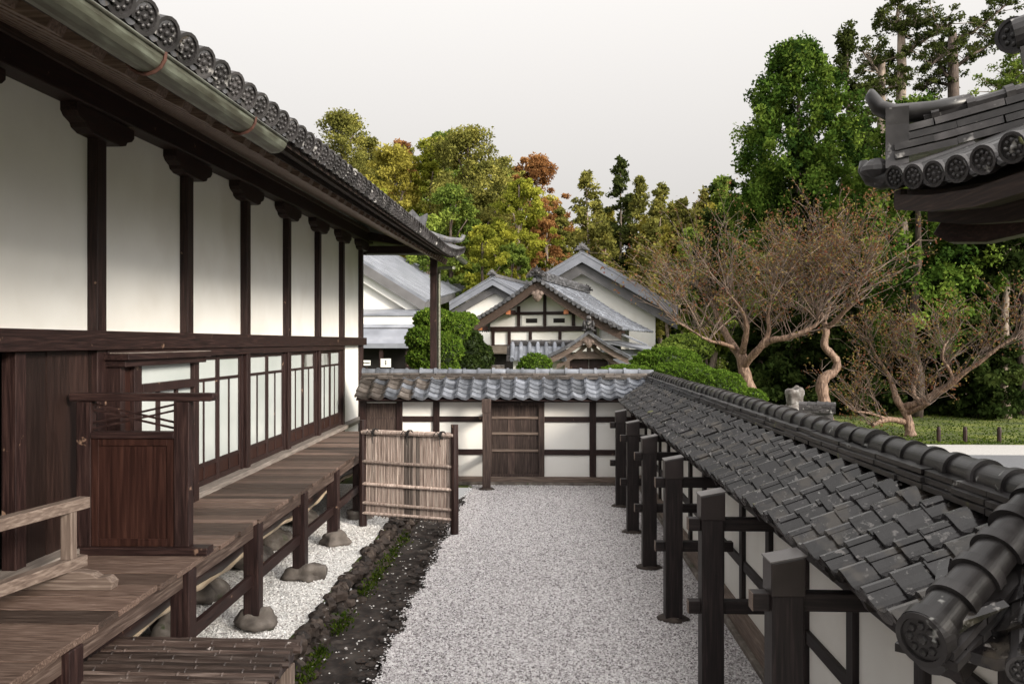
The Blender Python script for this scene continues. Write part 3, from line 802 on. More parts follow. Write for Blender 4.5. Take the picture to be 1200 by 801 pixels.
# ------------------------------------------------------------------ tile roofs
def prof(t):            # cross-section of an S pantile, t from 0 to 1 over its width
    return .028*math.cos(2*math.pi*(t-.16)) + .008*math.cos(4*math.pi*(t-.10))
def tile_slope(mb, O, A, S, L, SL, w=.265, e=.235, seed=0, keep=None, lip0=.05, tintf=None, jit=1.0, K=7):
    """pantiles: O eave start, A along the eave, S up the slope (unit vectors)"""
    O, A, S = Vector(O), Vector(A).normalized(), Vector(S).normalized()
    N = A.cross(S).normalized()
    if N.z < 0: N = -N
    rr = random.Random(seed); nc = int(round(L/w)); nrow = max(1, int(round(SL/e)))
    w = L/nc; e = SL/nrow
    for j in range(nrow):
        for i in range(nc):
            c = O + A*((i+.5)*w) + S*((j+.5)*e)
            if keep and not keep(c): continue
            da, ds_, dn, dr = rr.gauss(0,.004)*jit, rr.gauss(0,.006)*jit, rr.gauss(0,.0025)*jit, rr.gauss(0,.012)*jit
            th = lip0 if j == 0 else .028
            t = tintf(c, rr) if tintf else rr.random()
            base = len(mb.v)
            for k in range(K+1):
                q = k/K*1.06; x = i*w + q*w + da
                z = prof(q)
                y0 = j*e + ds_ + dr*(q-.5)*.2; y1 = (j+1)*e + .045
                mb.v.append(tuple(O + A*x + S*y0 + N*(z + .034 + dn - th)))
                mb.v.append(tuple(O + A*x + S*y0 + N*(z + .034 + dn)))
                mb.v.append(tuple(O + A*x + S*(y0+(y1-y0)*.5) + N*(z + .019 + dn)))
                mb.v.append(tuple(O + A*x + S*y1 + N*(z + .004 + dn)))
            for k in range(K):
                a = base+4*k
                for s_ in range(3): mb.face((a+s_, a+4+s_, a+5+s_, a+1+s_), t)
            for (a, b_) in ((base, 0), (base+4*K, 1)):
                mb.face((a, a+1, a+2, a+3) if b_ else (a+3, a+2, a+1, a), t)

def cap_tiles(mb, P0, P1, r, seg=.27, seed=0, n=10, collar=1.14):
    """row of half-round ridge tiles, each with a raised collar at its lower end (P0 side)"""
    P0, P1 = Vector(P0), Vector(P1); d = (P1-P0); L = d.length; d.normalize()
    sx = d.cross(Vector((0,0,1))).normalized(); up = sx.cross(d).normalized()
    rr = random.Random(seed); k = int(round(L/seg)); sl = L/k
    for i in range(k):
        t = rr.random(); off = sx*rr.gauss(0,.004)+up*rr.gauss(0,.003)
        sta = [(0, r*collar), (.045, r*collar), (.046, r*1.0), (sl*.6, r*.98), (sl+.01, r*.95)]
        base = len(mb.v)
        for (y, q) in sta:
            for j in range(n+1):
                a = math.pi*(j/n)*1.1 - .05*math.pi
                mb.v.append(tuple(P0 + d*(i*sl+y) + off + sx*(math.cos(a)*q) + up*(math.sin(a)*q)))
        m_ = n+1
        for s_ in range(len(sta)-1):
            for j in range(n):
                mb.face((base+s_*m_+j, base+s_*m_+j+1, base+(s_+1)*m_+j+1, base+(s_+1)*m_+j), t)
        mb.face(tuple(base+j for j in range(m_))[::-1], t)
        mb.face(tuple(base+(len(sta)-1)*m_+j for j in range(m_)), t)

def noshi(mb, P0, P1, widths, z0, th=.034, seg=.30, seed=0):
    """stacked flat ridge courses under the caps, laid in short uneven pieces"""
    P0, P1 = Vector(P0), Vector(P1); d = (P1-P0); L = d.length; d.normalize()
    sx = d.cross(Vector((0,0,1))).normalized(); rr = random.Random(seed)
    for c, wd in enumerate(widths):
        x = -rr.uniform(0,seg)*.5
        while x < L:
            a, b_ = max(0,x), min(L, x+seg-.006)
            if b_ > a+.02:
                mb.tint = rr.random(); j = rr.gauss(0,.005); zz = z0+c*th+rr.gauss(0,.0015)
                p, q = P0+d*a+sx*j, P0+d*b_+sx*j
                for s_ in (-1,1):
                    h = wd/2*s_
                    P = [p, p+sx*h, q+sx*h, q]
                    dz = Vector((0,0,.010))
                    lo = [P[0]+Vector((0,0,zz)), P[1]+Vector((0,0,zz))-dz, P[2]+Vector((0,0,zz))-dz, P[3]+Vector((0,0,zz))]
                    hi = [v_+Vector((0,0,th-.006)) for v_ in lo]
                    if s_ < 0: lo, hi = [lo[i] for i in (3,2,1,0)], [hi[i] for i in (3,2,1,0)]
                    mb.hexa(lo+hi)
            x += seg
    mb.tint = .5

# ------------------------------------------------------------------ the tiled wall on the right
YC = 2.98; XE, ZE_ = 1.32, 1.54; XR = 2.0; PITCH = .56
Sl = Vector((1,0,PITCH)).normalized(); SLEN = (XR-XE)/Sl.x
YB = 15.85                                       # ridge of the cross wall
rw = thing('tiled_wall', 'white plastered garden wall with black timbers and dark glossy tile roof on the right', 'wall', (1.9, 9.0, 0))
m = MB(); m.box(1.80,2.2,3.1,15.6,.12,1.62); obj('plaster', m, PL, rw)
m = MB(); m.box(1.66,2.3,3.0,15.6,.0,.055); obj('footing', m, STONE, rw, bevel=.01)
m = MB(); m.box(1.70,2.28,3.0,15.55,.058,.19); obj('ground_sill', m, GREYW['y'], rw, bevel=.008)
y = 3.18
while y < 15.5:
    m = MB(); m.box(1.762,1.85,y-.055,y+.055,.192,1.60); obj('post', m, BK['z'], rw, bevel=.005); y += .915
for z in (.60, 1.17):
    m = MB(); m.box(1.775,1.84,3.1,15.55,z-.045,z+.045); obj('wall_rail', m, BK['y'], rw, bevel=.004)
m = MB(); m.box(1.745,1.86,3.0,15.6,1.46,1.56); obj('top_plate', m, BK['y'], rw, bevel=.005)
m = MB(); hexz = lambda x: ZE_+PITCH*(x-XE)-.045
m.hexa([(1.36,3.05,hexz(1.36)-.02),(1.98,3.4,hexz(1.98)-.02),(1.98,15.6,hexz(1.98)-.02),(1.36,15.1,hexz(1.36)-.02),
        (1.36,3.05,hexz(1.36)),(1.98,3.4,hexz(1.98)),(1.98,15.6,hexz(1.98)),(1.36,15.1,hexz(1.36))]); obj('eave_boarding', m, BK['y'], rw)
y = 3.25
while y < 15.0:
    m = MB(); m.beam((1.37,y,hexz(1.37)-.05),(1.98,y,hexz(1.98)-.05),.05,.05); obj('rafter', m, BK['x'], rw); y += .46
hipd = Vector((.60,.40,0))                      # plan direction of the hip at the near corner
def keep_r(c):
    if c.y > 15.2 and (c.x-XE) < (c.y-15.15)-.12: return False
    return (c.y-YC)*hipd.x - (c.x-XE)*hipd.y > -.02
m = MB(); tile_slope(m, (XE, YC-.02, ZE_), (0,1,0), Sl, YB-YC, SLEN, .262, .128, 11, keep_r, .055, K=12)
roofr = obj('tile_roof', m, TILE, rw)
m = MB(); tile_slope(m, (2*XR-XE, YB+.3, ZE_), (0,-1,0), Vector((-1,0,PITCH)), YB+.3-3.4, SLEN, .262, .128, 12)
obj('back_slope', m, TILE, rw)
zr = ZE_+PITCH*(XR-XE)
YR0 = YC+hipd.y*(XR-XE)/hipd.x
m = MB(); noshi(m, (XR,YR0,0), (XR,YB,0), (.33,.30,.26), zr-.03, .031, .30, 5); obj('ridge_courses', m, TILER, roofr)
m = MB(); cap_tiles(m, (XR,YR0-.02,zr+.06), (XR,YB+.05,zr+.06), .075, .255, 8, 22, 1.14); obj('ridge_caps', m, TILER, roofr)
# corner: the wall turns to the right towards the viewer
m = MB()
A2 = Vector((.87,-.49,0)).normalized(); S2h = Vector((.49,.87,0)).normalized()
S2 = (S2h + Vector((0,0,PITCH))).normalized()
tile_slope(m, (XE+.0, YC-.0, ZE_), A2, S2, 2.1, SLEN, .262, .128, 13, lambda c: (c.y-YC)*hipd.x-(c.x-XE)*hipd.y < .03, .055)
obj('return_slope', m, TILE, rw)
h0 = Vector((XE-.015, YC-.01, ZE_-.035)); h1 = Vector((XR, YR0, zr+.06))
hv = (h1-h0).normalized()
m = MB(); noshi(m, (h0.x,h0.y,0), (h1.x,h1.y,0), (.23,.20), 0, .034, .25, 6)
# lift the hip courses onto the slope
L2 = ((h1-h0).x**2+(h1-h0).y**2)**.5
m.v = [(x, y, z + h0.z+.012 + (zr-ZE_)*(((x-h0.x)*(h1-h0).x+(y-h0.y)*(h1-h0).y)/L2**2)) for x, y, z in m.v]
obj('hip_courses', m, TILER, roofr)
m = MB(); cap_tiles(m, h0+Vector((0,0,.095)), h1+Vector((0,0,.05)), .080, .165, 9, 30, 1.17)
m.disc(h0+Vector((-.02,-.015,.085)), (-hipd.x,-hipd.y,-.12), .094, .05, 36, True, True)
m.tube([h0+Vector((.0,.0,.02)), h0+Vector((.16,.10,.09))], [.07,.07], 12)
obj('hip_caps', m, TILER, roofr)
m = MB()
for k in range(5):
    p = Vector((XE,YC,ZE_-.005))+A2*(.28+.262*k)
    m.disc(p-S2h*.015, -S2h+Vector((0,0,-.2)), .055, .05, 16, True, True)
    m.tube([p, p+S2*.5], .05, 10)
obj('eave_end_tiles', m, TILER, roofr)
# return wall beneath the second slope
m = MB(); q0 = Vector((1.80,3.34,0)); q1 = q0 + A2*2.3
n2 = S2h*.3
m.hexa([q0+Vector((0,0,.1)), q1+Vector((0,0,.1)), q1+n2+Vector((0,0,.1)), q0+n2+Vector((0,0,.1)), q0+Vector((0,0,1.6)), q1+Vector((0,0,1.6)), q1+n2+Vector((0,0,1.6)), q0+n2+Vector((0,0,1.6))])
obj('return_plaster', m, PL, rw)
for t in (.0, .75, 1.6):
    m = MB(); a = q0+A2*t-S2h*.02; m.beam(a+Vector((0,0,.1)), a+Vector((0,0,1.6)), .11, .08, tuple(S2h)); obj('post', m, BK['z'], rw, bevel=.005)
m = MB(); m.beam(q0-S2h*.015+Vector((0,0,1.17)), q1-S2h*.015+Vector((0,0,1.17)), .07, .09); obj('wall_rail', m, BK['x'], rw, bevel=.004)
m = MB(); m.beam(Vector((XE+.08,YC+.05,ZE_-.075)), Vector((XR,YR0,zr-.09)), .10, .10); obj('hip_rafter', m, BK['x'], rw, bevel=.005)

# ---- black posts standing before the right wall, tied back to it by two rails
def support(x, y, label, first=None):
    if first: return dup(first, (x, y, 0), rnd.uniform(-.012,.012), label)
    t = thing('wall_brace_post', label, 'post', (x, y, 0), 0, 'black posts bracing the right hand wall')
    s = .080
    m = MB(); m.box(x-s,x+s,y-s,y+s,.03,1.34); obj('shaft', m, BK['z'], t, bevel=.008)
    m = MB(); c = s+.006
    m.hexa([(x-c,y-c,1.325),(x+c,y-c,1.325),(x+c,y+c,1.325),(x-c,y+c,1.325),(x-c,y-c,1.49),(x+c,y-c,1.525),(x+c,y+c,1.525),(x-c,y+c,1.49)])
    cp = obj('cap', m, surf('metal_cap', [(.3,(.012,.008,.008)),(.7,(.026,.018,.017))], (1,1,1), 6, 4, .42, .1, .1), t, bevel=.006)
    m = MB(); m.hexa([(x-c-.004,y-c-.004,1.492),(x+c+.004,y-c-.004,1.527),(x+c+.004,y+c+.004,1.527),(x-c-.004,y+c+.004,1.492),
        (x-c-.004,y-c-.004,1.500),(x+c+.004,y-c-.004,1.535),(x+c+.004,y+c+.004,1.535),(x-c-.004,y+c+.004,1.500)])
    obj('cap_top', m, surf('cap_sheet', [(.3,(.07,.062,.06)),(.7,(.14,.13,.128))], (1,1,1), 5, 4, .4, .1, .05), cp)
    for z in (1.285, .69):
        m = MB(); m.box(x-.165,x-s-.001,y-.042,y+.042,z-.045,z+.045); m.box(x+s+.001,1.76,y-.042,y+.042,z-.045,z+.045)
        r_ = obj('tie_rail', m, BK['x'], t, bevel=.004)
        m = MB(); m.box(x-.169,x-.1655,y-.041,y+.041,z-.044,z+.044); obj('end_grain', m, GREYW['x'], r_)
    m = MB(); m.blob((x,y,.01), (.155,.15,.035), 3, .08, 16, 6); obj('foot_stone', m, STONED, t, smooth=True)
    return t
lab = ['black brace post nearest the viewer with its foot out of frame', 'second black brace post from the viewer along the right wall', 'third black brace post from the viewer with round foot stone on gravel',
       'fourth black brace post from the viewer along the right wall', 'fifth black brace post, second from the far plank door wall', 'farthest black brace post beside the cross wall']
s0 = support(1.205, 6.23, lab[1])
for k, l_ in ((0, lab[0]), (2, lab[2]), (3, lab[3]), (4, lab[4]), (5, lab[5])):
    support(1.205 + (.015 if k == 0 else 0), 4.40+1.83*k, l_, s0)

# ------------------------------------------------------------------ the cross wall at the back of the court
YF = 15.6; YE = 15.15; ZC = 1.60; PC = .51; zrc = 1.957
cw = thing('cross_wall', 'white timber framed cross wall with plank door and grey wavy tile roof', 'wall', (-.8, 15.75, 0))
m = MB(); m.box(-3.30,-1.03,YF,YF+.35,.14,1.64); m.box(-.01,2.0,YF,YF+.35,.14,1.64); m.box(-1.03,-.01,YF,YF+.35,1.46,1.64); obj('plaster', m, PL, cw)
m = MB(); m.box(-3.40,1.72,YF-.14,YF+.4,.0,.05); obj('footing', m, STONE, cw, bevel=.01)
m = MB(); m.box(-3.40,1.76,YF-.07,YF+.1,.052,.145); obj('ground_sill', m, GREYW['x'], cw, bevel=.006)
for x, hw in ((-3.33,.06),(-2.66,.055),(-1.98,.06),(.88,.06),(1.62,.05)):
    m = MB(); m.box(x-hw,x+hw,YF-.045,YF+.05,.147,1.50); obj('post', m, WD['z'], cw, bevel=.005)
for (a, b_) in ((-2.605,-2.04),(-1.92,-1.09),(.002,.82),(.94,1.57)):
    for z in (.59, 1.19):
        m = MB(); m.box(a,b_,YF-.03,YF+.05,z-.05,z+.05); obj('wall_rail', m, WD['x'], cw, bevel=.004)
m = MB(); m.box(-3.40,1.76,YF-.055,YF+.1,1.502,1.60); obj('top_plate', m, WD['x'], cw, bevel=.005)
m = MB(); m.box(-3.265,-2.72,YF-.02,YF+.02,.95,1.475); m.box(-2.995,-2.985,YF-.026,YF-.0205,.95,1.475); m.box(-3.265,-2.72,YF-.028,YF-.0205,1.19,1.225); obj('shutter', m, DOORW, cw)
# plank door
m = MB(); x = -.955
while x < -.12:
    wv = min(rnd.uniform(.11,.16), -.11-x); m.tint = rnd.random(); m.box(x,x+wv-.005,YF-.02,YF+.02,.19,1.44); x += wv
door = obj('plank_door', m, DOORW, cw)
m = MB(); m.box(-1.0,-.06,YF+.03,YF+.05,.15,1.5); obj('gap_blackout', m, BLACKIN, door)  # added black sheet that keeps light out of the plank gaps
m = MB()
for z in (.62,.93,1.22): m.box(-.96,-.11,YF-.05,YF-.0205,z-.022,z+.022)
obj('batten', m, GREYW['x'], door, bevel=.004)
m = MB(); m.box(-1.06,-.96,YF-.06,YF+.1,.147,1.50); m.box(-.11,.0,YF-.06,YF+.1,.147,1.50); m.box(-.96,-.11,YF-.06,YF+.1,1.44,1.50); m.box(-.96,-.11,YF-.06,YF+.06,.147,.19)
obj('door_frame', m, DOORW, cw, bevel=.005)
S3 = Vector((0,1,PC)).normalized(); SL3 = (YB-YE)/S3.y
brn = lambda c, rr: rr.random()
def keep_c(c): return (c.y-YE) > (c.x-XE)-.14
def is_old(c):
    h_ = math.sin(c.x*91.7+c.y*37.3)*43758.5; h_ -= math.floor(h_)
    return h_ > (c.x+3.1)/1.1
m = MB(); tile_slope(m, (-3.40,YE,ZC), (1,0,0), S3, 5.42, SL3, .262, .158, 21, lambda c: keep_c(c) and not is_old(c), .05); crf = obj('tile_roof', m, TILEG, cw)
m = MB(); tile_slope(m, (-3.40,YE,ZC), (1,0,0), S3, 5.42, SL3, .262, .158, 21, lambda c: keep_c(c) and is_old(c), .05); o = obj('older_tile_roof', m, TILEB, cw); o['label'] = 'browner older tiles at the left end'
m = MB(); tile_slope(m, (2.0,2*YB-YE,ZC), (-1,0,0), Vector((0,-1,PC)), 5.4, SL3, .262, .158, 23); obj('back_slope', m, TILEG, cw)
m = MB(); m.hexa([(-3.38,YE+.05,ZC-.05),(1.9,YE+.05,ZC-.05),(1.9,YB,zrc-.08),(-3.38,YB,zrc-.08),(-3.38,YE+.05,ZC-.03),(1.9,YE+.05,ZC-.03),(1.9,YB,zrc-.06),(-3.38,YB,zrc-.06)]); obj('eave_boarding', m, WD['x'], cw)
m = MB(); noshi(m, (-3.38,YB,0), (XR,YB,0), (.32,.29,.26), zrc-.03, .036, .30, 25); obj('ridge_courses', m, TILEB, crf)
m = MB(); cap_tiles(m, (-3.40,YB,zrc+.075), (XR,YB,zrc+.075), .066, .268, 26, 10, 1.28); obj('ridge_caps', m, TILEG, crf)
# gable closing board on the left end
m = MB(); m.prism([(-3.36,YF,.15),(-3.36,YF+.35,.15),(-3.36,YF+.35,1.66),(-3.36,YB,zrc-.1),(-3.36,YF,1.66)], (.05,0,0)); obj('end_plaster', m, PL, cw)
# the free post before the door
t = thing('gate_post', 'weathered brown post standing just left of the plank door', 'post', (-1.02, 15.02, 0))
m = MB(); m.box(-1.09,-.95,14.95,15.09,.03,1.36); obj('shaft', m, DOORW, t, bevel=.008)
m = MB(); m.box(-1.098,-.942,14.942,15.098,1.36,1.595); obj('cap', m, DOORW, t, bevel=.006)
m = MB(); m.box(-1.06,-.98,15.09,15.54,1.24,1.33); m.box(-1.06,-.98,15.09,15.54,.5,.6); obj('tie_rail', m, DOORW, t, bevel=.004)
m = MB(); m.blob((-1.02,15.02,.01), (.15,.14,.035), 3, .08, 14, 6); obj('foot_stone', m, STONED, t, smooth=True)

# ------------------------------------------------------------------ bamboo sleeve fence by the veranda
A_ = Vector((-2.56,11.95,0)); B_ = Vector((-1.215,11.5,0)); dF = (B_-A_).normalized(); nF = Vector((dF.y,-dF.x,0))
fn = thing('bamboo_fence', 'upright split bamboo screen fence tied between two posts beside the veranda', 'fence', (A_+B_)/2)
for P_, zt, z0_ in ((A_,1.50,0),(B_,1.485,-.02)):
    m = MB(); m.tube([P_+Vector((0,0,z0_)), P_+Vector((0,0,zt*.6)), P_+Vector((0,0,zt))], [.058,.055,.05], 10); obj('post', m, WD['z'], fn)
Lf = (B_-A_).length
m = MB(); x = .05; rr = random.Random(5)
while x < Lf-.05:
    wv = rr.uniform(.019,.026); st = math.exp(-((x-Lf*.50)/.055)**2)+math.exp(-((x-Lf*.60)/.03)**2)*.5
    m.tint = rr.uniform(.36,.74); p = A_+dF*(x+wv/2)
    if st > .22: m.tint = rr.uniform(0,.12)
    z1 = 1.33+rr.uniform(-.012,.012); z0_ = .17 + .0*x + rr.uniform(-.03,.01)
    pts = []
    nn = 7
    ph = rr.uniform(0,.3)
    for q in range(nn): pts.append(p + nF*rr.gauss(0,.0012) + Vector((0,0,z0_+(z1-z0_)*q/(nn-1))))
    m.tube(pts, wv/2*1.04, 6)
    z = z0_+ph
    while z < z1:
        m.tube([p+Vector((0,0,z-.006)), p+Vector((0,0,z)), p+Vector((0,0,z+.006))], [wv/2,wv/2*1.22,wv/2], 6, False); z += rr.uniform(.24,.36)
    x += wv
obj('bamboo_canes', m, BAMB, fn)
for z, r_ in ((1.335,.032),(.925,.024),(.61,.024),(.345,.024),(.20,.022)):
    m = MB()
    for s_ in (-1,1):
        p = A_+nF*(.028*s_)+Vector((0,0,z)); q = B_+nF*(.028*s_)+Vector((0,0,z+rr.uniform(-.012,.012)))
        m.tint = rr.random()
        m.tube([p, (p+q)/2+Vector((0,0,rr.uniform(-.006,.006))), q], [r_,r_*.95,r_*.9], 8)
        for k in range(4):
            c = p+(q-p)*((k+rr.random())/4); m.tube([c-dF*.008,c,c+dF*.008], [r_*.9,r_*1.12,r_*.9], 8, False)
    obj('rail', m, BAMB, fn)
for f_ in (.14,.52,.87):
    m = MB(); c = A_+dF*(Lf*f_)+Vector((0,0,1.335))
    for k in range(3):
        o_ = dF*((k-1)*.014); ring = [c+o_+nF*(math.cos(a)*.075)+Vector((0,0,math.sin(a)*.048)) for a in np.linspace(0,6.283,13)]
        m.tube(ring, .0075, 5, False)
    m.tube([c-nF*-.06+Vector((0,0,.0)), c+nF*.085+dF*.05+Vector((0,0,.06)), c+nF*.09+dF*.10+Vector((0,0,.03))], .007, 5)
    m.tube([c+nF*.07, c+nF*.09-dF*.05+Vector((0,0,.05)), c+nF*.09-dF*.09+Vector((0,0,-.01))], .007, 5)
    m.tube([c+nF*.07, c+nF*.085+Vector((0,0,-.09)), c+nF*.08+dF*.01+Vector((0,0,-.15))], .006, 5)
    obj('rope_knot', m, ROPE, fn)
# bamboo skirting closing the underside of the veranda behind the fence
sk_ = thing('bamboo_skirting', 'upright brown bamboo skirting under the far end of the veranda', 'skirting', (-2.46, 13.4, 0), TH)
m = MB(); v = 12.6
while v < 15.1:
    m.tint = rr.random()*.6; m.tube([(-2.455,v,.12),(-2.455,v,.83)], .013, 6); v += .03
obj('bamboo_canes', m, BAMB, sk_)
m = MB(); m.box(-2.475,-2.435,12.58,15.12,.29,.33); obj('rail', m, WD['y'], sk_)

# ------------------------------------------------------------------ drain edging and moss
m = MB(); rr = random.Random(8); y = 4.9
while y < 14.6:
    for lay in range(2):
        m.tint = rr.random(); s_ = rr.uniform(.06,.105)
        m.blob((-2.14+rr.uniform(-.04,.04)+.05*(1-lay), y+rr.uniform(-.04,.04), -.17+.155*lay+rr.uniform(-.02,.03)), (s_*rr.uniform(.8,1.2), s_*rr.uniform(.8,1.35), s_*rr.uniform(.6,.95)), rr.randint(0,9999), .28, 9, 6)
    if rr.random() < .5:
        m.tint = rr.random(); s_ = rr.uniform(.05,.10); m.blob((-2.02+rr.uniform(-.06,.03), y, -.22), (s_,s_,s_*.7), rr.randint(0,9999), .28, 8, 6)
    y += rr.uniform(.085,.14)
o = obj('drain_edging', m, STONED, None); setp(o, 'dark rough stone edging along the left side of the drain', 'edging')
m = MB(); y = 4.9
while y < 14.4:
    m.tint = rr.random(); s_ = rr.uniform(.02,.06); x = -1.42+rr.gauss(0,.09)
    m.blob((x, y, -.09+.10*(x+1.55)), (s_*1.3,s_*1.5,s_*.35), rr.randint(0,9999), .3, 9, 6); y += rr.uniform(.03,.10)
o = obj('soil_clods', m, SOIL, None); setp(o, 'dark clods and dead leaves heaped along the gravel edge of the drain', 'clods', kind='stuff')
r = np.random.default_rng(4)
cs = []
for (y0, y1, n_) in ((5.6,6.6,300),(6.7,7.6,420),(8.0,8.5,300),(9.2,11.2,800),(11.4,12.2,160)):
    yy = r.uniform(y0,y1,n_); xx = -1.98+r.normal(0,.045,n_); cs.append(np.stack([xx,yy,-.20+.10*r.random(n_)],-1))
cs = np.concatenate(cs); n_ = len(cs)
d = r.normal(size=(n_,3)); d[:,2] = abs(d[:,2])+.5; d /= np.linalg.norm(d,axis=1)[:,None]
sd = np.cross(d, r.normal(size=(n_,3))); sd /= np.linalg.norm(sd,axis=1)[:,None]
L_ = (.02+.035*r.random(n_))[:,None]
q = np.stack([cs, cs+d*L_*.5+sd*L_*.22, cs+d*L_, cs+d*L_*.5-sd*L_*.22], 1)
o = link_mesh('moss_tufts', fast_mesh('moss_tufts', q, 4, r.random(n_), LF['moss'])); setp(o, 'bright green moss and weeds at the foot of the drain edging', 'moss', kind='stuff')
# ------------------------------------------------------------------ buildings beyond the cross wall
def thing2(name, label, cat, loc, rz=0.0, group=None):
    """Empty at loc; its parts are given in its own axes"""
    o = bpy.data.objects.new(name, None); C.objects.link(o)
    o.location = loc; o.rotation_euler = (0,0,rz); ORIG[o.name] = Vector((0,0,0))
    return setp(o, label, cat, group)

def curve_roof(mb, hw, zr, zE, y0, y1, sag, side, w=.28, e=.26, seed=0, th=.0):
    """one curved tiled slope, ridge along y, in two facets"""
    N = 3
    P = []
    for i in range(N+1):
        t = i/N; P.append((side*hw*(1-t), zE + (zr-zE)*(t - sag*math.sin(math.pi*t))))
    for i in range(N):
        (xa, za), (xb, zb_) = P[i], P[i+1]
        S = Vector((xb-xa, 0, zb_-za)); L = S.length
        A = (0,1,0) if side < 0 else (0,-1,0)
        tile_slope(mb, (xa, y0 if side < 0 else y1, za), A, S, y1-y0, L, w, e, seed+i, None, .05 if i == 0 else .03, None, .7, 5)
def curve_board(mb, hw, zr, zE, y0, y1, sag, dz0, dz1, n=10, inset=0.0, x_in=0.0):
    """thin curved gable board following the roof line, both sides"""
    for side in (-1, 1):
        for i in range(n):
            a, b_ = i/n, (i+1)/n
            f = lambda t: (side*((hw-inset)*(1-t)), zE + (zr-zE)*(t - sag*math.sin(math.pi*t)))
            (xa, za), (xb, zb_) = f(a), f(b_)
            mb.hexa([(xa,y0,za+dz0),(xb,y0,zb_+dz0),(xb,y1,zb_+dz0),(xa,y1,za+dz0),(xa,y0,za+dz1),(xb,y0,zb_+dz1),(xb,y1,zb_+dz1),(xa,y1,za+dz1)])

def onigawara(mb, c, s, y0):
    """ridge-end tile: scrolled shield"""
    cx, cz = c
    pr = [(-1,-.2),(-.95,.15),(-.62,.12),(-.7,.5),(-.35,.48),(-.42,.8),(-.12,.75),(0,1.05),(.12,.75),(.42,.8),(.35,.48),(.7,.5),(.62,.12),(.95,.15),(1,-.2),(.4,-.05),(0,.1),(-.4,-.05)]
    mb.prism([(cx+a*s, y0, cz+b_*s) for a, b_ in pr][::-1], (0,.16*s*2,0))
    for a, b_, r_ in ((-.62,.02,.2),(.62,.02,.2),(0,.42,.24),(-.3,.3,.14),(.3,.3,.14)):
        mb.blob((cx+a*s, y0-.01, cz+b_*s), (r_*s, r_*s*.6, r_*s), 2, .05, 10, 6)

# --- gabled entrance house
gx = W(629, 400, 30.0)
gh = thing2('entrance_house', 'white gabled entrance house with dark timber frame and two small vents', 'building', (gx.x, 30.0, 0), -R(14))
HW, ZR_, ZE2, SAG = 3.0, 4.80, 3.02, .055
for s_, nm in ((-1,'left'),(1,'right')):
    m = MB(); curve_roof(m, HW, ZR_, ZE2, 0, 9.0, SAG, s_, seed=50+s_); obj('tile_roof', m, TILEG, gh)
m = MB(); curve_board(m, HW, ZR_, ZE2, .02, .16, SAG, -.02, .10); obj('verge_tiles', m, TILES, gh)
m = MB()
for side in (-1,1):
    for i in range(19):
        t = (i+.5)/19; x = side*HW*(1-t); z = ZE2+(ZR_-ZE2)*(t-SAG*math.sin(math.pi*t))
        m.tint = rnd.random(); m.disc((x,-.02,z+.03),(0,-1,0),.075,.08,10,False,False)
obj('verge_end_tiles', m, TILES, gh)
m = MB(); curve_board(m, HW, ZR_, ZE2, .12, .20, SAG, -.34, -.03, inset=.05); obj('barge_board', m, EAVEW, gh)
m = MB(); curve_board(m, HW, ZR_, ZE2, .2, .95, SAG, -.12, -.04, inset=.02); obj('soffit', m, WD['y'], gh)
m = MB(); noshi(m, (0,.1,0),(0,9,0),(.34,.3,.28,.26),ZR_,.06,.4,4); cap_tiles(m, (0,.1,ZR_+.24),(0,9,ZR_+.24),.1,.3,3); obj('ridge', m, TILES, gh)
m = MB(); onigawara(m, (0,ZR_+.12), .36, -.08); onigawara(m, (0,ZR_+.15), .28, 9.0); obj('ridge_end', m, TILED, gh)
m = MB(); m.prism([(-2.02,.96,0),(1.95,.96,0),(1.95,.96,3.28),(0,.96,4.55),(-2.02,.96,3.28)][::1], (0,.2,0)); m.box(-2.0,2.0,1.2,8.5,0,3.2); obj('plaster', m, PL, gh)
for z, hh, a, b_ in ((3.64,.055,-1.1,1.15),(3.07,.09,-2.0,1.95),(2.46,.04,-1.9,1.95)):
    m = MB(); m.box(a,b_,.90,.958,z-hh,z+hh); obj('beam', m, WD['x'], gh)
for x, a, b_ in ((.06,3.17,4.5),(-.92,3.17,3.9),(1.12,3.17,3.85),(-1.9,.0,3.0),(-1.28,2.5,2.98),(-.48,2.5,2.98),(.62,2.5,2.98),(1.9,0,2.98)):
    m = MB(); m.box(x-.055,x+.055,.90,.957,a,b_); obj('post', m, WD['z'], gh)
for a, b_ in ((-.86,.0),(.12,1.06)):
    m = MB(); c = (a+b_)/2; m.box(a+.06,b_-.04,.925,.956,3.19,3.56); f = obj('vent_panel', m, PL, gh)
    m = MB(); m.box(c-.21,c+.21,.915,.9245,3.29,3.45); obj('vent', m, BLACKIN, f)
m = MB(); m.blob((0,.08,4.22),(.17,.08,.2),4,.1,12,8); m.blob((-.13,.08,4.30),(.10,.07,.09),4,.1); m.blob((.13,.08,4.30),(.10,.07,.09),4,.1); obj('gable_pendant', m, GREYW['z'], gh)
for x, z in ((-1.12,3.66),(1.0,3.66),(-2.18,3.10)):
    m = MB(); m.box(x-.09,x+.09,.25,.9,z-.08,z+.08); pn = obj('purlin', m, WD['y'], gh)
    m = MB(); m.box(x-.085,x+.085,.242,.2495,z-.075,z+.075); obj('painted_end', m, OCHRE, pn)
m = MB(); m.hexa([(-2.3,.2,2.18),(-.55,.2,2.18),(-.7,.95,2.42),(-2.15,.95,2.42),(-2.3,.2,2.24),(-.55,.2,2.24),(-.7,.95,2.48),(-2.15,.95,2.48)]); obj('canopy', m, SHINGLE, gh)
m = MB(); m.box(-1.85,-.2,.85,.955,0,2.15); obj('opening_shade_slab', m, BLACKIN, gh)  # solid black slab in place of a shaded opening
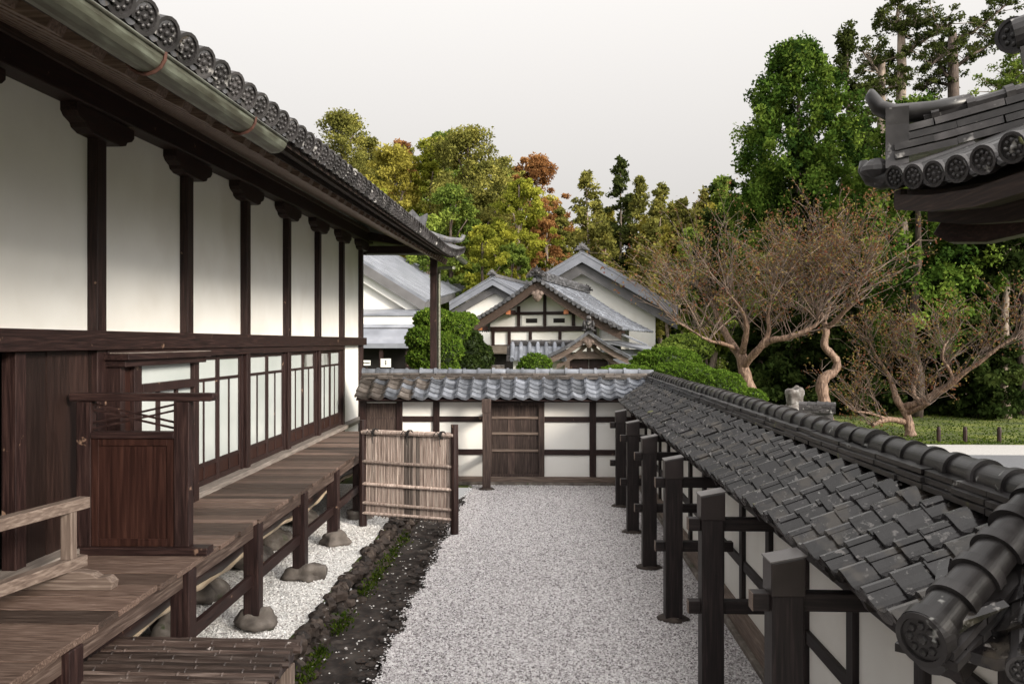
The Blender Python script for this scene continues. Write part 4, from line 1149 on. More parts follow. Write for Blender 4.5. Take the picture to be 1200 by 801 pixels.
# side wing on the right below the eave
m = MB(); m.box(1.95,3.2,1.4,6.0,0,2.3); obj('side_wing', m, METALG, gh)
m = MB(); m.hexa([(1.9,1.0,2.62),(3.6,1.0,2.30),(3.6,6,2.30),(1.9,6,2.62),(1.9,1.0,2.68),(3.6,1.0,2.36),(3.6,6,2.36),(1.9,6,2.68)]); m.hexa([(2.5,.8,3.0),(3.75,.8,2.45),(3.75,1.2,2.45),(2.5,1.2,3.0),(2.5,.8,3.06),(3.75,.8,2.51),(3.75,1.2,2.51),(2.5,1.2,3.06)]); obj('wing_roof', m, METALG, gh)
for k in range(3):
    m = MB(); m.disc((2.0+.32*k, -.03, ZE2+.62-.2*k-.1),(0,-1,0),.06,.3,8,False,False); obj('snow_tile', m, TILED, gh)

# --- big plain white gable behind
def plain_gable(name, label, px, Y, hw, zr_, zE_, depth, rz, wall_in, barge, mat_r, over=.7, ridge=None, xr=None):
    p = W(px, 400, Y); t = thing2(name, label, 'building', (p.x, Y, 0), rz)
    xr = xr or hw
    zER = zr_ - (zr_-zE_)*xr/hw
    for s_, h_, ze_ in ((-1,hw,zE_),(1,xr,zER)):
        m = MB()
        m.hexa([(0,0,zr_),(s_*h_,0,ze_),(s_*h_,depth,ze_),(0,depth,zr_),(0,0,zr_+.10),(s_*h_,0,ze_+.10),(s_*h_,depth,ze_+.10),(0,depth,zr_+.10)] if s_ > 0 else
               [(s_*h_,0,ze_),(0,0,zr_),(0,depth,zr_),(s_*h_,depth,ze_),(s_*h_,0,ze_+.10),(0,0,zr_+.10),(0,depth,zr_+.10),(s_*h_,depth,ze_+.10)])
        k = 0.0
        while k < depth:
            m.beam((s_*.05,k,zr_+.115),(s_*h_,k,ze_+.115),.04,.03); k += .45
        obj('metal_roof', m, mat_r, t)
    q = barge
    for (y0, y1, d0, d1, mat, nm) in ((.03,.12,-q*.62,-.004,METALG,'barge_board'),(.30,.38,-q*1.45,-q*.62,BARGE,'inner_board')):
        m = MB()
        for s_, h_, ze_ in ((-1,hw,zE_),(1,xr,zER)):
            P = [(0,y0,zr_+d0),(s_*h_,y0,ze_+d0),(s_*h_,y1,ze_+d0),(0,y1,zr_+d0),(0,y0,zr_+d1),(s_*h_,y0,ze_+d1),(s_*h_,y1,ze_+d1),(0,y1,zr_+d1)]
            if s_ < 0: P = [P[i] for i in (1,0,3,2,5,4,7,6)]
            m.hexa(P)
        obj(nm, m, mat, t)
    m = MB(); sl = (zr_-zE_)/hw; wx = wall_in; wr = min(wx, xr-.4)
    m.prism([(-wx,over,0),(wr,over,0),(wr,over,zr_-.1-sl*wr),(0,over,zr_-.1),(-wx,over,zr_-.1-sl*wx)], (0,depth-over-.1,0)); obj('plaster', m, PL, t)
    m = MB(); m.box(-.14,.14,0,depth,zr_+.10,zr_+.24); onigawara(m, (0,zr_+.22), barge*.55, -.1); onigawara(m, (0,zr_+.2), barge*.45, depth-.2); obj('ridge', m, BARGE if ridge is None else ridge, t)
    return t
plain_gable('storehouse', 'large plain white gabled storehouse with wide grey barge boards standing behind', 682, 45, 5.0, 7.25, 4.30, 14, -R(2), 3.9, .72, METALG, .8)
plain_gable('outbuilding', 'small white gabled outbuilding with grey metal roof left of the entrance house', 577, 38, 2.05, 5.40, 4.28, 6, -R(14), 1.42, .42, METALG, .5)

# --- long metal roofed building on the left
F1, F2, B1 = W(380,280,34), W(499,354,34), W(440,290,44)
nrm = (F2-F1).cross(B1-F1).normalized()
ray = W(551,339,1.0) - Vector((0,0,EYE))
tt = (F1-Vector((0,0,EYE))).dot(nrm)/ray.dot(nrm); B2 = Vector((0,0,EYE)) + ray*tt
lb = thing2('kitchen_building', 'long white building with broad grey metal roof behind the topiary tree', 'building', (F2.x-2, 33.5, 0))
o_ = Vector((F2.x-2, 33.5, 0))
def L_(v): return tuple(Vector(v)-o_)
if nrm.z < 0: nrm = -nrm
m = MB(); dn = nrm*.12
m.hexa([L_(p) for p in (F1,F2,B2,B1)] + [L_(p+dn) for p in (F1,F2,B2,B1)])
for k in range(1, 24):
    f = k/24; m.beam(L_(F1+(B1-F1)*f+dn), L_(F2+(B2-F2)*f+dn), .04, .025, tuple(nrm))
obj('metal_roof', m, METALG, lb)
e = Vector((0,-.05,0)); d1 = Vector((0,0,-.42)); d2 = Vector((0,0,-.80)); back = Vector((0,.10,0))
def sheet(a, b_, da, db, off):
    m = MB(); m.hexa([L_(a+db+off), L_(b_+db+off), L_(b_+db+off+back), L_(a+db+off+back), L_(a+da+off), L_(b_+da+off), L_(b_+da+off+back), L_(a+da+off+back)]); return m
obj('barge_board', sheet(F1, F2, Vector((0,0,.0)), d1, e), BARGE, lb)
obj('inner_board', sheet(F1+Vector((0,.3,0)), F2+Vector((0,.3,0)), d1, d2, e), PL, lb)
obj('eave_fascia', sheet(F2, B2, Vector((0,0,0)), Vector((0,0,-.30)), Vector((0,0,0))), BARGE, lb)
m = MB(); wl_ = Vector((0,.55,0))
m.prism([L_(F1+wl_+Vector((0,0,-.3))), L_(F2+wl_+Vector((-.9,0,.1))), L_(Vector((F2.x-.9,34.55,0))), L_(Vector((F1.x,34.55,0)))], (0,.2,0)); obj('plaster', m, PL, lb)
m = MB(); a = W(400,361,33.6); b_ = W(500,370,33.6); m.hexa([L_((a.x,33.2,b_.z)),L_((b_.x,33.2,b_.z)),L_((b_.x,34.4,b_.z)),L_((a.x,34.4,b_.z)),L_((a.x,33.2,b_.z+.08)),L_((b_.x,33.2,b_.z+.08)),L_((b_.x,34.4,a.z)),L_((a.x,34.4,a.z))]); obj('flashing_band', m, METALG, lb)
m = MB(); m.box(*[v for pr in zip(L_((a.x,33.3,0)), L_((W(560,0,33.6).x,34.4,b_.z-.005))) for v in pr]); obj('lower_wall', m, PL, lb)
z0 = W(500,381,33.2).z; z1 = W(500,404,31.9).z; xr_ = W(497,0,32).x
m = MB(); m.hexa([L_(p) for p in ((a.x,31.9,z1),(xr_,31.9,z1),(xr_,33.25,z0),(a.x,33.25,z0),(a.x,31.9,z1+.06),(xr_,31.9,z1+.06),(xr_,33.25,z0+.06),(a.x,33.25,z0+.06))]); obj('lean_to_roof', m, METALG, lb)
m = MB(); m.box(*[v for pr in zip(L_((a.x,31.86,z1-.12)), L_((xr_,31.895,z1+.06))) for v in pr]); obj('lean_to_gutter', m, METALG, lb)
m = MB(); m.box(*[v for pr in zip(L_((a.x,32.9,0)), L_((W(545,0,33).x,33.28,z0-.1))) for v in pr]); obj('entrance_shade_slab', m, BLACKIN, lb)  # black slab painted in for the shade under the lean-to
for px in (447, 478, 500):
    m = MB(); q = W(px,0,32.2); m.box(*[v for pr in zip(L_((q.x-.07,32.1,0)), L_((q.x+.07,32.24,z1+.1))) for v in pr]); obj('post', m, WD['z'], lb)
for (xa, xb, ya, yb_, lb_, rows) in ((425,434,422,428,'small pale notice with a row of dark characters on the dark entrance at left',1),(446,458,420,430,'white notice board with a column of dark characters in the dark entrance',0)):
    a1, b1 = W(xa,ya,31.8), W(xb,yb_,31.8); m = MB(); m.box(a1.x,b1.x,31.80,31.83,b1.z,a1.z)
    s1 = obj('notice', m, WHITE, None); setp(s1, lb_, 'notice')
    m = MB()
    if rows:
        for k in range(5): xx = a1.x+.04+k*.048; m.box(xx,xx+.03,31.79,31.797,(a1.z+b1.z)/2-.03,(a1.z+b1.z)/2+.03)
    else:
        for k in range(3): zz = a1.z-.07-k*.06; m.box((a1.x+b1.x)/2-.025,(a1.x+b1.x)/2+.025,31.79,31.797,zz-.04,zz)
    obj('lettering', m, BLACKIN, s1)
    m = MB(); m.box((a1.x+b1.x)/2-.02,(a1.x+b1.x)/2+.02,31.835,31.87,0,b1.z+.1); obj('stake', m, WD['z'], s1)

# --- small roofed gate with a ridge figure
gp = W(690, 400, 24.0)
ga = thing2('roofed_gate', 'small weathered roofed gate with curved gable and scrolled ridge figure', 'gate', (gp.x, 24.0, 0), -R(3))
for s_ in (-1,1):
    m = MB(); curve_roof(m, 1.14, 2.86, 2.18, 0, 2.6, .08, s_, .22, .2, 70+s_); obj('tile_roof', m, TILEG, ga)
m = MB(); curve_board(m, 1.14, 2.86, 2.18, .0, .12, .08, -.03, .075); obj('verge_tiles', m, TILES, ga)
m = MB(); curve_board(m, 1.14, 2.86, 2.18, .09, .15, .08, -.20, -.035, inset=.03); obj('barge_board', m, GREYW['x'], ga)
m = MB(); curve_board(m, 1.14, 2.86, 2.18, .40, .46, .08, -.36, -.22, inset=.22); obj('inner_arch', m, GREYW['x'], ga)
m = MB(); noshi(m, (0,.1,0),(0,2.6,0),(.24,.2),2.86,.05,.3,4); cap_tiles(m, (0,.1,2.95),(0,2.6,2.95),.07,.25,3); obj('ridge', m, TILES, ga)
m = MB(); onigawara(m, (0,2.92), .20, -.06); m.blob((0,.0,3.12),(.10,.09,.14),9,.15,12,8); m.blob((0,-.03,3.27),(.075,.08,.07),6,.2); m.blob((-.12,.0,3.08),(.06,.06,.12),7,.2); m.blob((.12,.0,3.08),(.06,.06,.12),8,.2); obj('ridge_figure', m, TILED, ga, True)
m = MB(); m.blob((0,.05,2.55),(.10,.05,.12),3,.1,12,7); m.blob((-.09,.05,2.6),(.07,.05,.06),3,.1); m.blob((.09,.05,2.6),(.07,.05,.06),3,.1); obj('gable_pendant', m, GREYW['z'], ga)
for x in (-.62,.62):
    m = MB(); m.box(x-.07,x+.07,.5,.64,0,2.3); obj('post', m, GREYW['z'], ga)
m = MB(); m.box(-.95,.95,.45,.6,2.12,2.25); m.box(-.06,.06,.5,.6,2.25,2.5); m.box(-.3,.3,.48,.6,2.25,2.33); obj('gate_beam', m, GREYW['x'], ga)
for x in (-.28,.28):
    m = MB(); m.box(x-.27,x+.27,.7,.74,.05,2.1); obj('door_leaf', m, WD['z'], ga)
# --- tiled wall running left from the gate
lw = thing2('side_wall', 'short tile capped wall with round tile rolls left of the small gate', 'wall', (W(632,0,24.4).x, 24.4, 0))
m = MB(); x0, x1 = W(600,0,24.4).x-W(632,0,24.4).x, W(664,0,24.4).x-W(632,0,24.4).x
m.hexa([(x0,0,2.06),(x1,0,2.06),(x1,.55,2.50),(x0,.55,2.50),(x0,0,2.09),(x1,0,2.09),(x1,.55,2.53),(x0,.55,2.53)])
x = x0
while x <= x1+.01:
    m.tint = rnd.random(); m.tube([(x,-.03,2.10),(x,.55,2.56)], .062, 10); m.disc((x,-.035,2.10),(0,-1,-.3),.066,.02,12,True); x += .245
obj('tile_roof', m, TILEG, lw)
m = MB(); noshi(m, (x0-.05,.6,0),(x1+.3,.6,0),(.26,.22),2.50,.05,.3,9); cap_tiles(m, (x0-.05,.6,2.59),(x1+.4,.6,2.59),.07,.3,2,8,1.06); obj('ridge', m, TILED, lw)
m = MB(); 
for k in range(6): m.tint = rnd.random(); m.box(x0-.16,x0-.02,-.02+.09*k,.06+.09*k,2.05+.075*k,2.13+.075*k)
obj('verge_tiles', m, TILED, lw)
m = MB(); m.box(x0+.02,x1+1.2,.35,.75,0,2.3); obj('plaster', m, PL, lw)
rb = MB(); q = W(574,0,22.5)
noshi(rb, (q.x-.38,22.5,0),(q.x+.38,22.5,0),(.34,.3,.26,.22),1.80,.05,.12,3)
rb.box(q.x-.36,q.x+.36,22.42,22.58,0,1.8)
o = obj('coping_wall', rb, TILEB, None); setp(o, 'short length of brown tile coping showing just above the cross wall roof', 'wall')

# ------------------------------------------------------------------ corner of the hall at the upper right
EX, CY = 2.05, 5.30
def rz_(d, y):
    """roof height d metres in from the left eave at y"""
    s_ = max(0, (y-4.1)/1.2)
    return 3.40 + .165*s_**1.6*math.exp(-d*.8) + .40*d + .03*d*d
rh = thing('neighbour_hall', 'tiled roof corner with upturned ridge end of the neighbouring hall at upper right', 'building', (4.6, 2.0, 0))
m = MB()
ds_ = [0,.15,.35,.7,1.2,2.0,3.0]; ys_ = list(np.linspace(-.5,CY,30))
base = len(m.v)
for y in ys_:
    for d in ds_:
        dd = min(d, 3.0); m.v.append((EX+dd, min(y, CY), rz_(min(dd, CY-y+.0) if y > CY-dd else dd, y)+.0))
n_ = len(ds_)
for j in range(len(ys_)-1):
    for i in range(n_-1): a = base+j*n_+i; m.face((a,a+1,a+n_+1,a+n_))
y = 5.04; ends = []
while y > -.4:
    m.tint = rnd.random(); L = min(2.6, CY-y+.18 if y > 2.6 else 2.6); pts = []
    for d in np.linspace(0, max(L,.35), 7): pts.append((EX+d, y, rz_(d,y)+.045))
    m.tube(pts, .062, 12); ends.append(y)
    vm = y-.125; prev = None
    for q in range(7):
        a = -1+2*q/6; vv = vm+a*.085; zz = rz_(0,vm)+.0+.03*a*a
        vv = vm+a*.068; cur = [(EX+.012,vv,zz-.010),(EX+.012,vv,zz+.014),(EX+.3,vv,zz+.12),(EX+.3,vv,zz+.09)]
        if prev: m.hexa([prev[0],cur[0],cur[3],prev[3],prev[1],cur[1],cur[2],prev[2]])
        prev = cur
    y -= .25
roof2 = obj('roof', m, TILER, rh)
for y in ends:
    m = MB(); m.tint = rnd.random(); m.disc((EX-.012,y,rz_(0,y)+.045),(-1,-.42,-.22),.070,.04,20,True)
    obj('tile_end', m, TILED, roof2)
m = MB(); zt = rz_(0,CY)+.03
m.tube([(EX+.16,CY-.10,zt+.02),(EX+.02,CY+.02,zt-.0),(EX-.03,CY+.06,zt+.02),(EX-.06,CY+.09,zt+.08),(EX-.06,CY+.10,zt+.13)], [.062,.064,.054,.042,.024], 12)
obj('corner_tile', m, TILER, roof2, True)
# stacked hip ridge with upturned end
H0 = Vector((2.13,5.28,3.70)); Hm = Vector((2.72,5.04,3.80)); H1 = Vector((3.6,4.70,4.06))
def hpt(t):
    return H0*(1-t)**2 + Hm*2*t*(1-t) + H1*t*t
m = MB(); rr = random.Random(12)
for c in range(4):
    wd_ = .22-.012*c
    for k in range(4):
        t0 = max(0,(k-.35*(c%2))/4); t1 = min(1,(k+1-.35*(c%2))/4)-.003
        m.tint = rr.random(); j = rr.gauss(0,.005)
        a, b_ = hpt(t0)+Vector((0,j,.012+.050*c)), hpt(t1)+Vector((0,j,.012+.050*c+rr.gauss(0,.004)))
        m.beam(a, b_, wd_, .040)
obj('hip_courses', m, TILED, roof2)
m = MB()
pts = [hpt(t)+Vector((0,0,.215)) for t in np.linspace(.12,1,10)]
m.tube(pts, [.07]*10, 12, squash=.6)
for t in np.linspace(.15,.95,7): p = hpt(t)+Vector((0,0,.217)); q = hpt(t+.03)+Vector((0,0,.217)); m.tube([p,q], [.085,.085], 12, squash=.65)
obj('hip_caps', m, TILED, roof2)
m = MB()
e0 = hpt(0)+Vector((0,0,.20)); dh = (hpt(.15)-hpt(0)).normalized(); dh.z = 0
m.tube([hpt(.30)+Vector((0,0,.235)), hpt(.16)+Vector((0,0,.245)), e0+Vector((0,0,.085)), e0-dh*.09+Vector((0,0,.135)), e0-dh*.135+Vector((0,0,.215)), e0-dh*.13+Vector((0,0,.25))], [.075,.085,.085,.07,.055,.02], 12, squash=.7)
obj('ridge_hook', m, TILER, roof2, True)
m = MB(); sd = Vector((dh.y,-dh.x,0)).normalized()
pr = [(-.11,-.26),(-.09,-.16),(-.10,.0),(-.115,.10),(.115,.10),(.10,.0),(.09,-.16),(.11,-.26),(.05,-.30),(-.05,-.30)]
m.prism([e0-dh*.05+sd*a+Vector((0,0,b_)) for a, b_ in pr], dh*.13)
m.blob(tuple(e0-dh*.10+Vector((0,0,-.24))), (.10,.08,.06), 3, .08, 12, 7)
obj('ridge_end', m, TILED, roof2)
# upper ridge with a round crest, seen at the frame's edge
m = MB(); a = W(1188,41,5.3); a2 = a+Vector((1.4,-.75,.35)); m.tube([a,a2],[.095,.095],16); m.disc(a, (-.75,-.60,-.12), .108, .05, 24, True, True)
m.beam(a+Vector((.05,0,-.15)), a2+Vector((0,0,-.15)), .2, .1)
obj('descending_ridge', m, TILED, roof2)
m = MB(); m.hexa([(a.x+.4,a.y+.1,3.9),(a.x+.6,a.y-.2,3.9),(a2.x,a2.y-.3,4.2),(a2.x,a2.y+.3,4.2),(a.x+.4,a.y+.1,a.z-.18),(a.x+.6,a.y-.2,a.z-.18),(a2.x,a2.y-.3,a2.z-.18),(a2.x,a2.y+.3,a2.z-.18)]); obj('ridge_base', m, TILED, roof2)
# timbers under the eave
m = MB()
for k in range(12):
    ya, yb_ = -.4+5.55*k/12, -.4+5.55*(k+1)/12
    za, zb2 = rz_(0,ya)-.06, rz_(0,yb_)-.06
    m.hexa([(EX+.03,ya,za-.09),(EX+.13,ya,za-.09),(EX+.13,yb_,zb2-.09),(EX+.03,yb_,zb2-.09),(EX+.03,ya,za),(EX+.13,ya,za),(EX+.13,yb_,zb2),(EX+.03,yb_,zb2)])
    m.hexa([(EX+.22,ya,za-.16),(EX+.34,ya,za-.16),(EX+.34,yb_-.0,zb2-.16),(EX+.22,yb_,zb2-.16),(EX+.22,ya,za-.05),(EX+.34,ya,za-.05),(EX+.34,yb_,zb2-.05),(EX+.22,yb_,zb2-.05)])
    m.hexa([(EX+.1,ya,za-.0),(4.2,ya,za+1.2),(4.2,yb_,zb2+1.2),(EX+.1,yb_,zb2-.0),(EX+.1,ya,za+.03),(4.2,ya,za+1.23),(4.2,yb_,zb2+1.23),(EX+.1,yb_,zb2+.03)])
m.box(EX+.1,4.6,CY-.06,CY+.04,rz_(0,CY)-.14,rz_(0,CY)-.04)
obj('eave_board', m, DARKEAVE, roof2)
m = MB(); zA = 3.34
m.prism([(2.34,5.12,zA-.02),(2.30,5.15,zA-.10),(2.36,5.09,zA-.155),(2.52,4.97,zA-.17),(3.9,3.9,zA+.15),(3.9,3.9,zA+.42),(2.50,4.99,zA+.035)][::-1], (.09,.11,0))
obj('hip_rafter', m, WD['x'], roof2, bevel=.006)
m = MB(); m.beam((2.6,-.4,3.36),(2.6,4.9,3.42),.16,.18); m.beam((3.9,-.4,3.6),(3.9,4.2,3.6),.16,.2); obj('purlin', m, WD['y'], roof2)
for y in (-.3, 1.6, 3.4):
    m = MB(); m.box(3.83,3.97,y-.07,y+.07,0,3.6); obj('post', m, WD['z'], rh)
m = MB(); m.box(4.6,4.67,-.25,2.6,.1,3.6); m.box(4.67,7.0,2.53,2.6,.1,3.6); obj('plaster', m, PL, rh)
# ------------------------------------------------------------------ planting
def leaves(rng, P, size, out=None, outw=.5, asp=.5):
    """diamond leaf faces at points P"""
    n = len(P)
    d = rng.normal(size=(n,3))
    if out is not None: d = d + out*outw*2
    d /= np.linalg.norm(d,axis=1)[:,None]+1e-9
    s = np.cross(d, rng.normal(size=(n,3))); s /= np.linalg.norm(s,axis=1)[:,None]+1e-9
    L = (size*(.6+.8*rng.random(n)))[:,None]
    return np.stack([P-d*L*.5, P+s*L*asp*.5, P+d*L*.5, P-s*L*asp*.5], 1)

def clumps(rng, Cc, Rr, n, size, flat=.8, asp=.55, power=2.2, var=.20):
    N = len(Cc); d = rng.normal(size=(N,n,3)); d /= np.linalg.norm(d,axis=2)[:,:,None]
    r = Rr[:,None]*rng.random((N,n))**(1/power)*(.8+.4*rng.random((N,n)))
    P = Cc[:,None,:] + d*r[:,:,None]*np.array([1,1,flat])
    t = .5 + var*rng.normal(size=(N,1)) + .13*rng.normal(size=(N,n)) 
    return leaves(rng, P.reshape(-1,3), size, d.reshape(-1,3), .35, asp), np.clip(t.reshape(-1),0,1)

def seg_mesh(name, A, B, ra, rb, tint, mat):
    """three sided twigs from A to B"""
    d = B-A; d /= np.linalg.norm(d,axis=1)[:,None]+1e-9
    u = np.cross(d, np.array([.31,.77,.55])); u /= np.linalg.norm(u,axis=1)[:,None]+1e-9
    v = np.cross(d, u); Q = []
    an = [0, 2.094, 4.189]
    ring = lambda X, r: [X + (u*math.cos(a)+v*math.sin(a))*r[:,None] for a in an]
    ga_, gb = ring(A, ra), ring(B, rb)
    for i in range(3):
        j = (i+1)%3; Q.append(np.stack([ga_[i], ga_[j], gb[j], gb[i]], 1))
    return fast_mesh(name, np.concatenate(Q,0), 4, np.tile(tint,3), mat)

ORD = ['first','second','third','fourth','fifth','sixth','seventh','eighth','ninth','tenth','eleventh','twelfth','thirteenth','fourteenth','fifteenth','sixteenth','seventeenth','eighteenth','nineteenth','twentieth','twenty first','twenty second','twenty third','twenty fourth']

def tree(name, label, group, px, Y, ytop, wpx, kind, leaf, seed, lo=.3, ncl=110, nl=70, size=.30, bark=BARK, tw=None, lean=0.0, cr=.15, gy=0.0, cat='tree'):
    """a whole tree: tapered trunk with limbs, crown of leaf clumps. px, ytop and wpx are read off the photograph at distance Y"""
    rng = np.random.default_rng(seed); rr = random.Random(seed)
    top = W(px, ytop, Y); h = top.z-gy; wd = wpx*Y/1000
    t = thing2(name, label, cat, (top.x, Y, gy), 0, group)
    r0 = tw or max(.12, h*.016)
    m = MB(); N = 9; pts = []; rad = []
    for i in range(N):
        f = i/(N-1); pts.append(Vector((lean*h*(f-1)+rr.gauss(0,.012*h)*(f>0)*(1-f), rr.gauss(0,.01*h)*(f>0)*(1-f), h*.97*f))); rad.append(r0*(1-f)**.8+.02)
    def axis(z):
        f = min(.999, max(0, z/(h*.97)))*(N-1); i = int(f); return pts[i].lerp(pts[i+1], f-i)
    m.tube(pts, rad, 8)
    Cc, Rr = [], []
    if kind == 'broad':
        nlobe = 11; L = []
        for k in range(nlobe):
            f = (k+.5)/nlobe; z = lo+(.93-lo)*f; env = math.sin(math.pi*min(1,.18+.80*f))**.7
            a = rr.uniform(0,6.283); q = rr.uniform(.30,.92)*wd*.5*env
            L.append((Vector((math.cos(a)*q, math.sin(a)*q, z*h)), wd*rr.uniform(.20,.30)*(.6+.4*env)))
        L.append((Vector((0,0,.93*h)), wd*.16))
        while len(Cc) < ncl:
            if rr.random() < .5:                # fill between the lobes
                f = rr.random()**.85; a = rr.uniform(0,6.283); z = (lo+(1-lo)*f)*h
                r_ = wd*.5*math.sin(math.pi*(.14+.82*f))**.6*(1-.25*f)*rr.uniform(.45,1.0)*(1+.18*math.sin(3*a+seed+6*f))
                c = axis(z)+Vector((math.cos(a)*r_, math.sin(a)*r_, 0)); Cc.append(c); Rr.append(wd*rr.uniform(.05,.11)); continue
            c, r_ = rr.choice(L); d = Vector((rr.gauss(0,1),rr.gauss(0,1),rr.gauss(0,1))).normalized()
            if d.z < -.35: continue
            Cc.append(axis(c.z)*1 - Vector((0,0,axis(c.z).z)) + c + Vector((d.x*r_,d.y*r_,d.z*r_*.8))*rr.uniform(.6,1.05)); Rr.append(wd*rr.uniform(.06,.12))
        for c, r_ in L:
            z = max(.2*h, c.z-abs(c.x)-.1*h); m.tube([axis(z), axis(z).lerp(c,.5)+Vector((0,0,.03*h)), c], [r0*.35,r0*.22,.03], 5)
    elif kind == 'slim':                       # tall conifer, uneven branches from half way up
        nbr = 44
        for k in range(nbr):
            f = (k+rr.random())/nbr; z = h*(lo+(1-lo)*f)
            env = min(1, (1-f)*1.9+.06)*(.45+.55*min(1, f*2.2+.25))
            a = rr.uniform(0,6.283); L = wd*.5*env*rr.uniform(.55,1.2)
            e = axis(z)+Vector((math.cos(a)*L, math.sin(a)*L, L*rr.uniform(-.25,.18)))
            m.tube([axis(z-.02*h), e], [max(.03,r0*.25*(1-f)),.015], 3, False)
            for q in (.45,.75,1.0):
                Cc.append(axis(z).lerp(e,q)+Vector((rr.gauss(0,.1),rr.gauss(0,.1),rr.gauss(0,.2)))); Rr.append(max(.35, L*.36)*rr.uniform(.7,1.25))
        for q in (.93,.96,.985,1.0): Cc.append(axis(h*q)); Rr.append(wd*.5*(.30 if q < .98 else .14))
    elif kind == 'cone':
        z = lo*h
        while z < h*.985:
            f = (z-lo*h)/(h*(1-lo)); r_ = wd*.5*((1-f)**.8*.93+.10)
            nb = 5; a0 = rr.uniform(0,6.283)
            for k in range(nb):
                a = a0+6.283*k/nb+rr.gauss(0,.3); L = r_*rr.uniform(.55,1.2)
                e = axis(z)+Vector((math.cos(a)*L, math.sin(a)*L, -L*rr.uniform(.0,.30)+rr.gauss(0,.15)))
                if L > .3: m.tube([axis(z), e], [max(.02,r0*.16*(1-f)),.012], 3, False)
                for q in (.35,.7,1.0):
                    Cc.append(axis(z).lerp(e,q)); Rr.append(max(.13*wd*.5, L*.34)*rr.uniform(.7,1.2))
            z += (h*(1-lo))/21*rr.uniform(.5,1.5)
        for q in (.95,.975,1.0): Cc.append(axis(h*q)); Rr.append(wd*.07)
    elif kind == 'lump':                       # dense cedar, shaggy lumps over a tall rounded cone
        while len(Cc) < ncl:
            f = rr.random()**.9; a = rr.uniform(0,6.283)
            r_ = wd*.5*math.sin(math.pi*(.16+.84*f))**.55*(1-.28*f)*(1+.20*math.sin(3*a+seed+f*9)+.17*math.sin(7*a+f*17))
            q = rr.uniform(.55,1.0)**.5; z = (lo+(1-lo)*f)*h
            q *= rr.choice((1,1,1,1.13)); Cc.append(axis(z)+Vector((math.cos(a)*r_*q, math.sin(a)*r_*q, 0))); Rr.append(wd*rr.uniform(.035,.095))
    tr = obj('trunk', m, bark, t, smooth=True)
    Cn = np.array([tuple(c) for c in Cc]); Rn = np.array(Rr)
    per = nl if kind not in ('cone',) else max(8, int(nl*110/len(Cn)))
    fl = {'broad':.70,'cone':.60,'slim':.75,'lump':1.05}[kind]
    Q, T = clumps(rng, Cn, Rn, per, size, fl, var=.28 if kind == 'lump' else .22)
    link_mesh('crown', fast_mesh('crown', Q, 4, T, LF[leaf]), t)
    return t

gL = 'trees on the slope behind the roofs'
# front row on the left slope, colours as they stand in the photograph
tree('pine_tree', 'dark olive round topped pine rising highest at the left of the slope', gL, 400, 58, 128, 128, 'broad', 'olive', 11, .35, 225, 124, .185)
tree('broadleaf_tree', 'yellow and orange tree just right of the round topped pine', gL, 462, 55, 168, 102, 'broad', 'gold', 12, .30, 195, 116, .185, BARKP)
tree('broadleaf_tree', 'bright yellow green tree with spreading layers above the long metal roof', gL, 430, 52, 215, 109, 'broad', 'lime', 13, .3, 165, 108, .185, BARKP)
tree('broadleaf_tree', 'lime tree with tall thin pale trunk left of the tall green conifer', gL, 505, 56, 158, 80, 'broad', 'lime', 14, .3, 180, 116, .185, BARKP)
tree('conifer_tree', 'tall broad olive green conifer in the middle of the left slope', gL, 548, 54, 146, 132, 'broad', 'olive', 15, .12, 330, 120, .185)
tree('conifer_tree', 'green leafy tree in front of the tall broad conifer', gL, 528, 50, 215, 92, 'broad', 'green', 16, .15, 180, 116, .19)
tree('maple_tree', 'orange brown maple at the right edge of the left slope trees', gL, 628, 58, 178, 80, 'broad', 'orange', 17, .5, 142, 108, .185, BARKP)
tree('broadleaf_tree', 'bright lime tree with slim pale trunk under the orange maple', gL, 608, 50, 205, 92, 'broad', 'lime', 18, .42, 142, 108, .185, BARKP)
tree('maple_tree', 'small orange maple low beside the dark conifer', gL, 641, 50, 255, 58, 'broad', 'orange', 19, .45, 82, 93, .17, BARKP)
tree('conifer_tree', 'dark green conifer between the orange maple and the slim conifers', gL, 657, 56, 240, 63, 'cone', 'olive', 20, .15, 110, 139, .185)
tree('broadleaf_tree', 'yellow green shrub like tree low above the small outbuilding', gL, 565, 46, 262, 74, 'broad', 'lime', 21, .1, 120, 108, .17)
tree('conifer_tree', 'mid green tree low behind the small outbuilding ridge', gL, 600, 47, 285, 70, 'broad', 'green', 22, .05, 120, 108, .17)
tree('conifer_tree', 'dark tree low between the hall eave and the small outbuilding', gL, 500, 46, 250, 80, 'broad', 'green', 23, .05, 135, 108, .19)
tree('conifer_tree', 'olive conifer filling the slope between the round topped pine and the yellow tree', gL, 432, 64, 158, 96, 'broad', 'olive', 24, .15, 210, 110, .185)
tree('broadleaf_tree', 'reddish brown topped tree behind the yellow and orange tree', gL, 470, 66, 160, 62, 'broad', 'orange', 25, .4, 120, 100, .185)
tree('conifer_tree', 'olive tree behind the bright lime tree and left of the orange maple', gL, 588, 64, 182, 110, 'cone', 'olive', 26, .10, 140, 190, .185)
tree('broadleaf_tree', 'green and yellow tree standing behind the lime tree with tall thin trunk', gL, 520, 64, 150, 90, 'broad', 'green', 27, .15, 210, 110, .185)
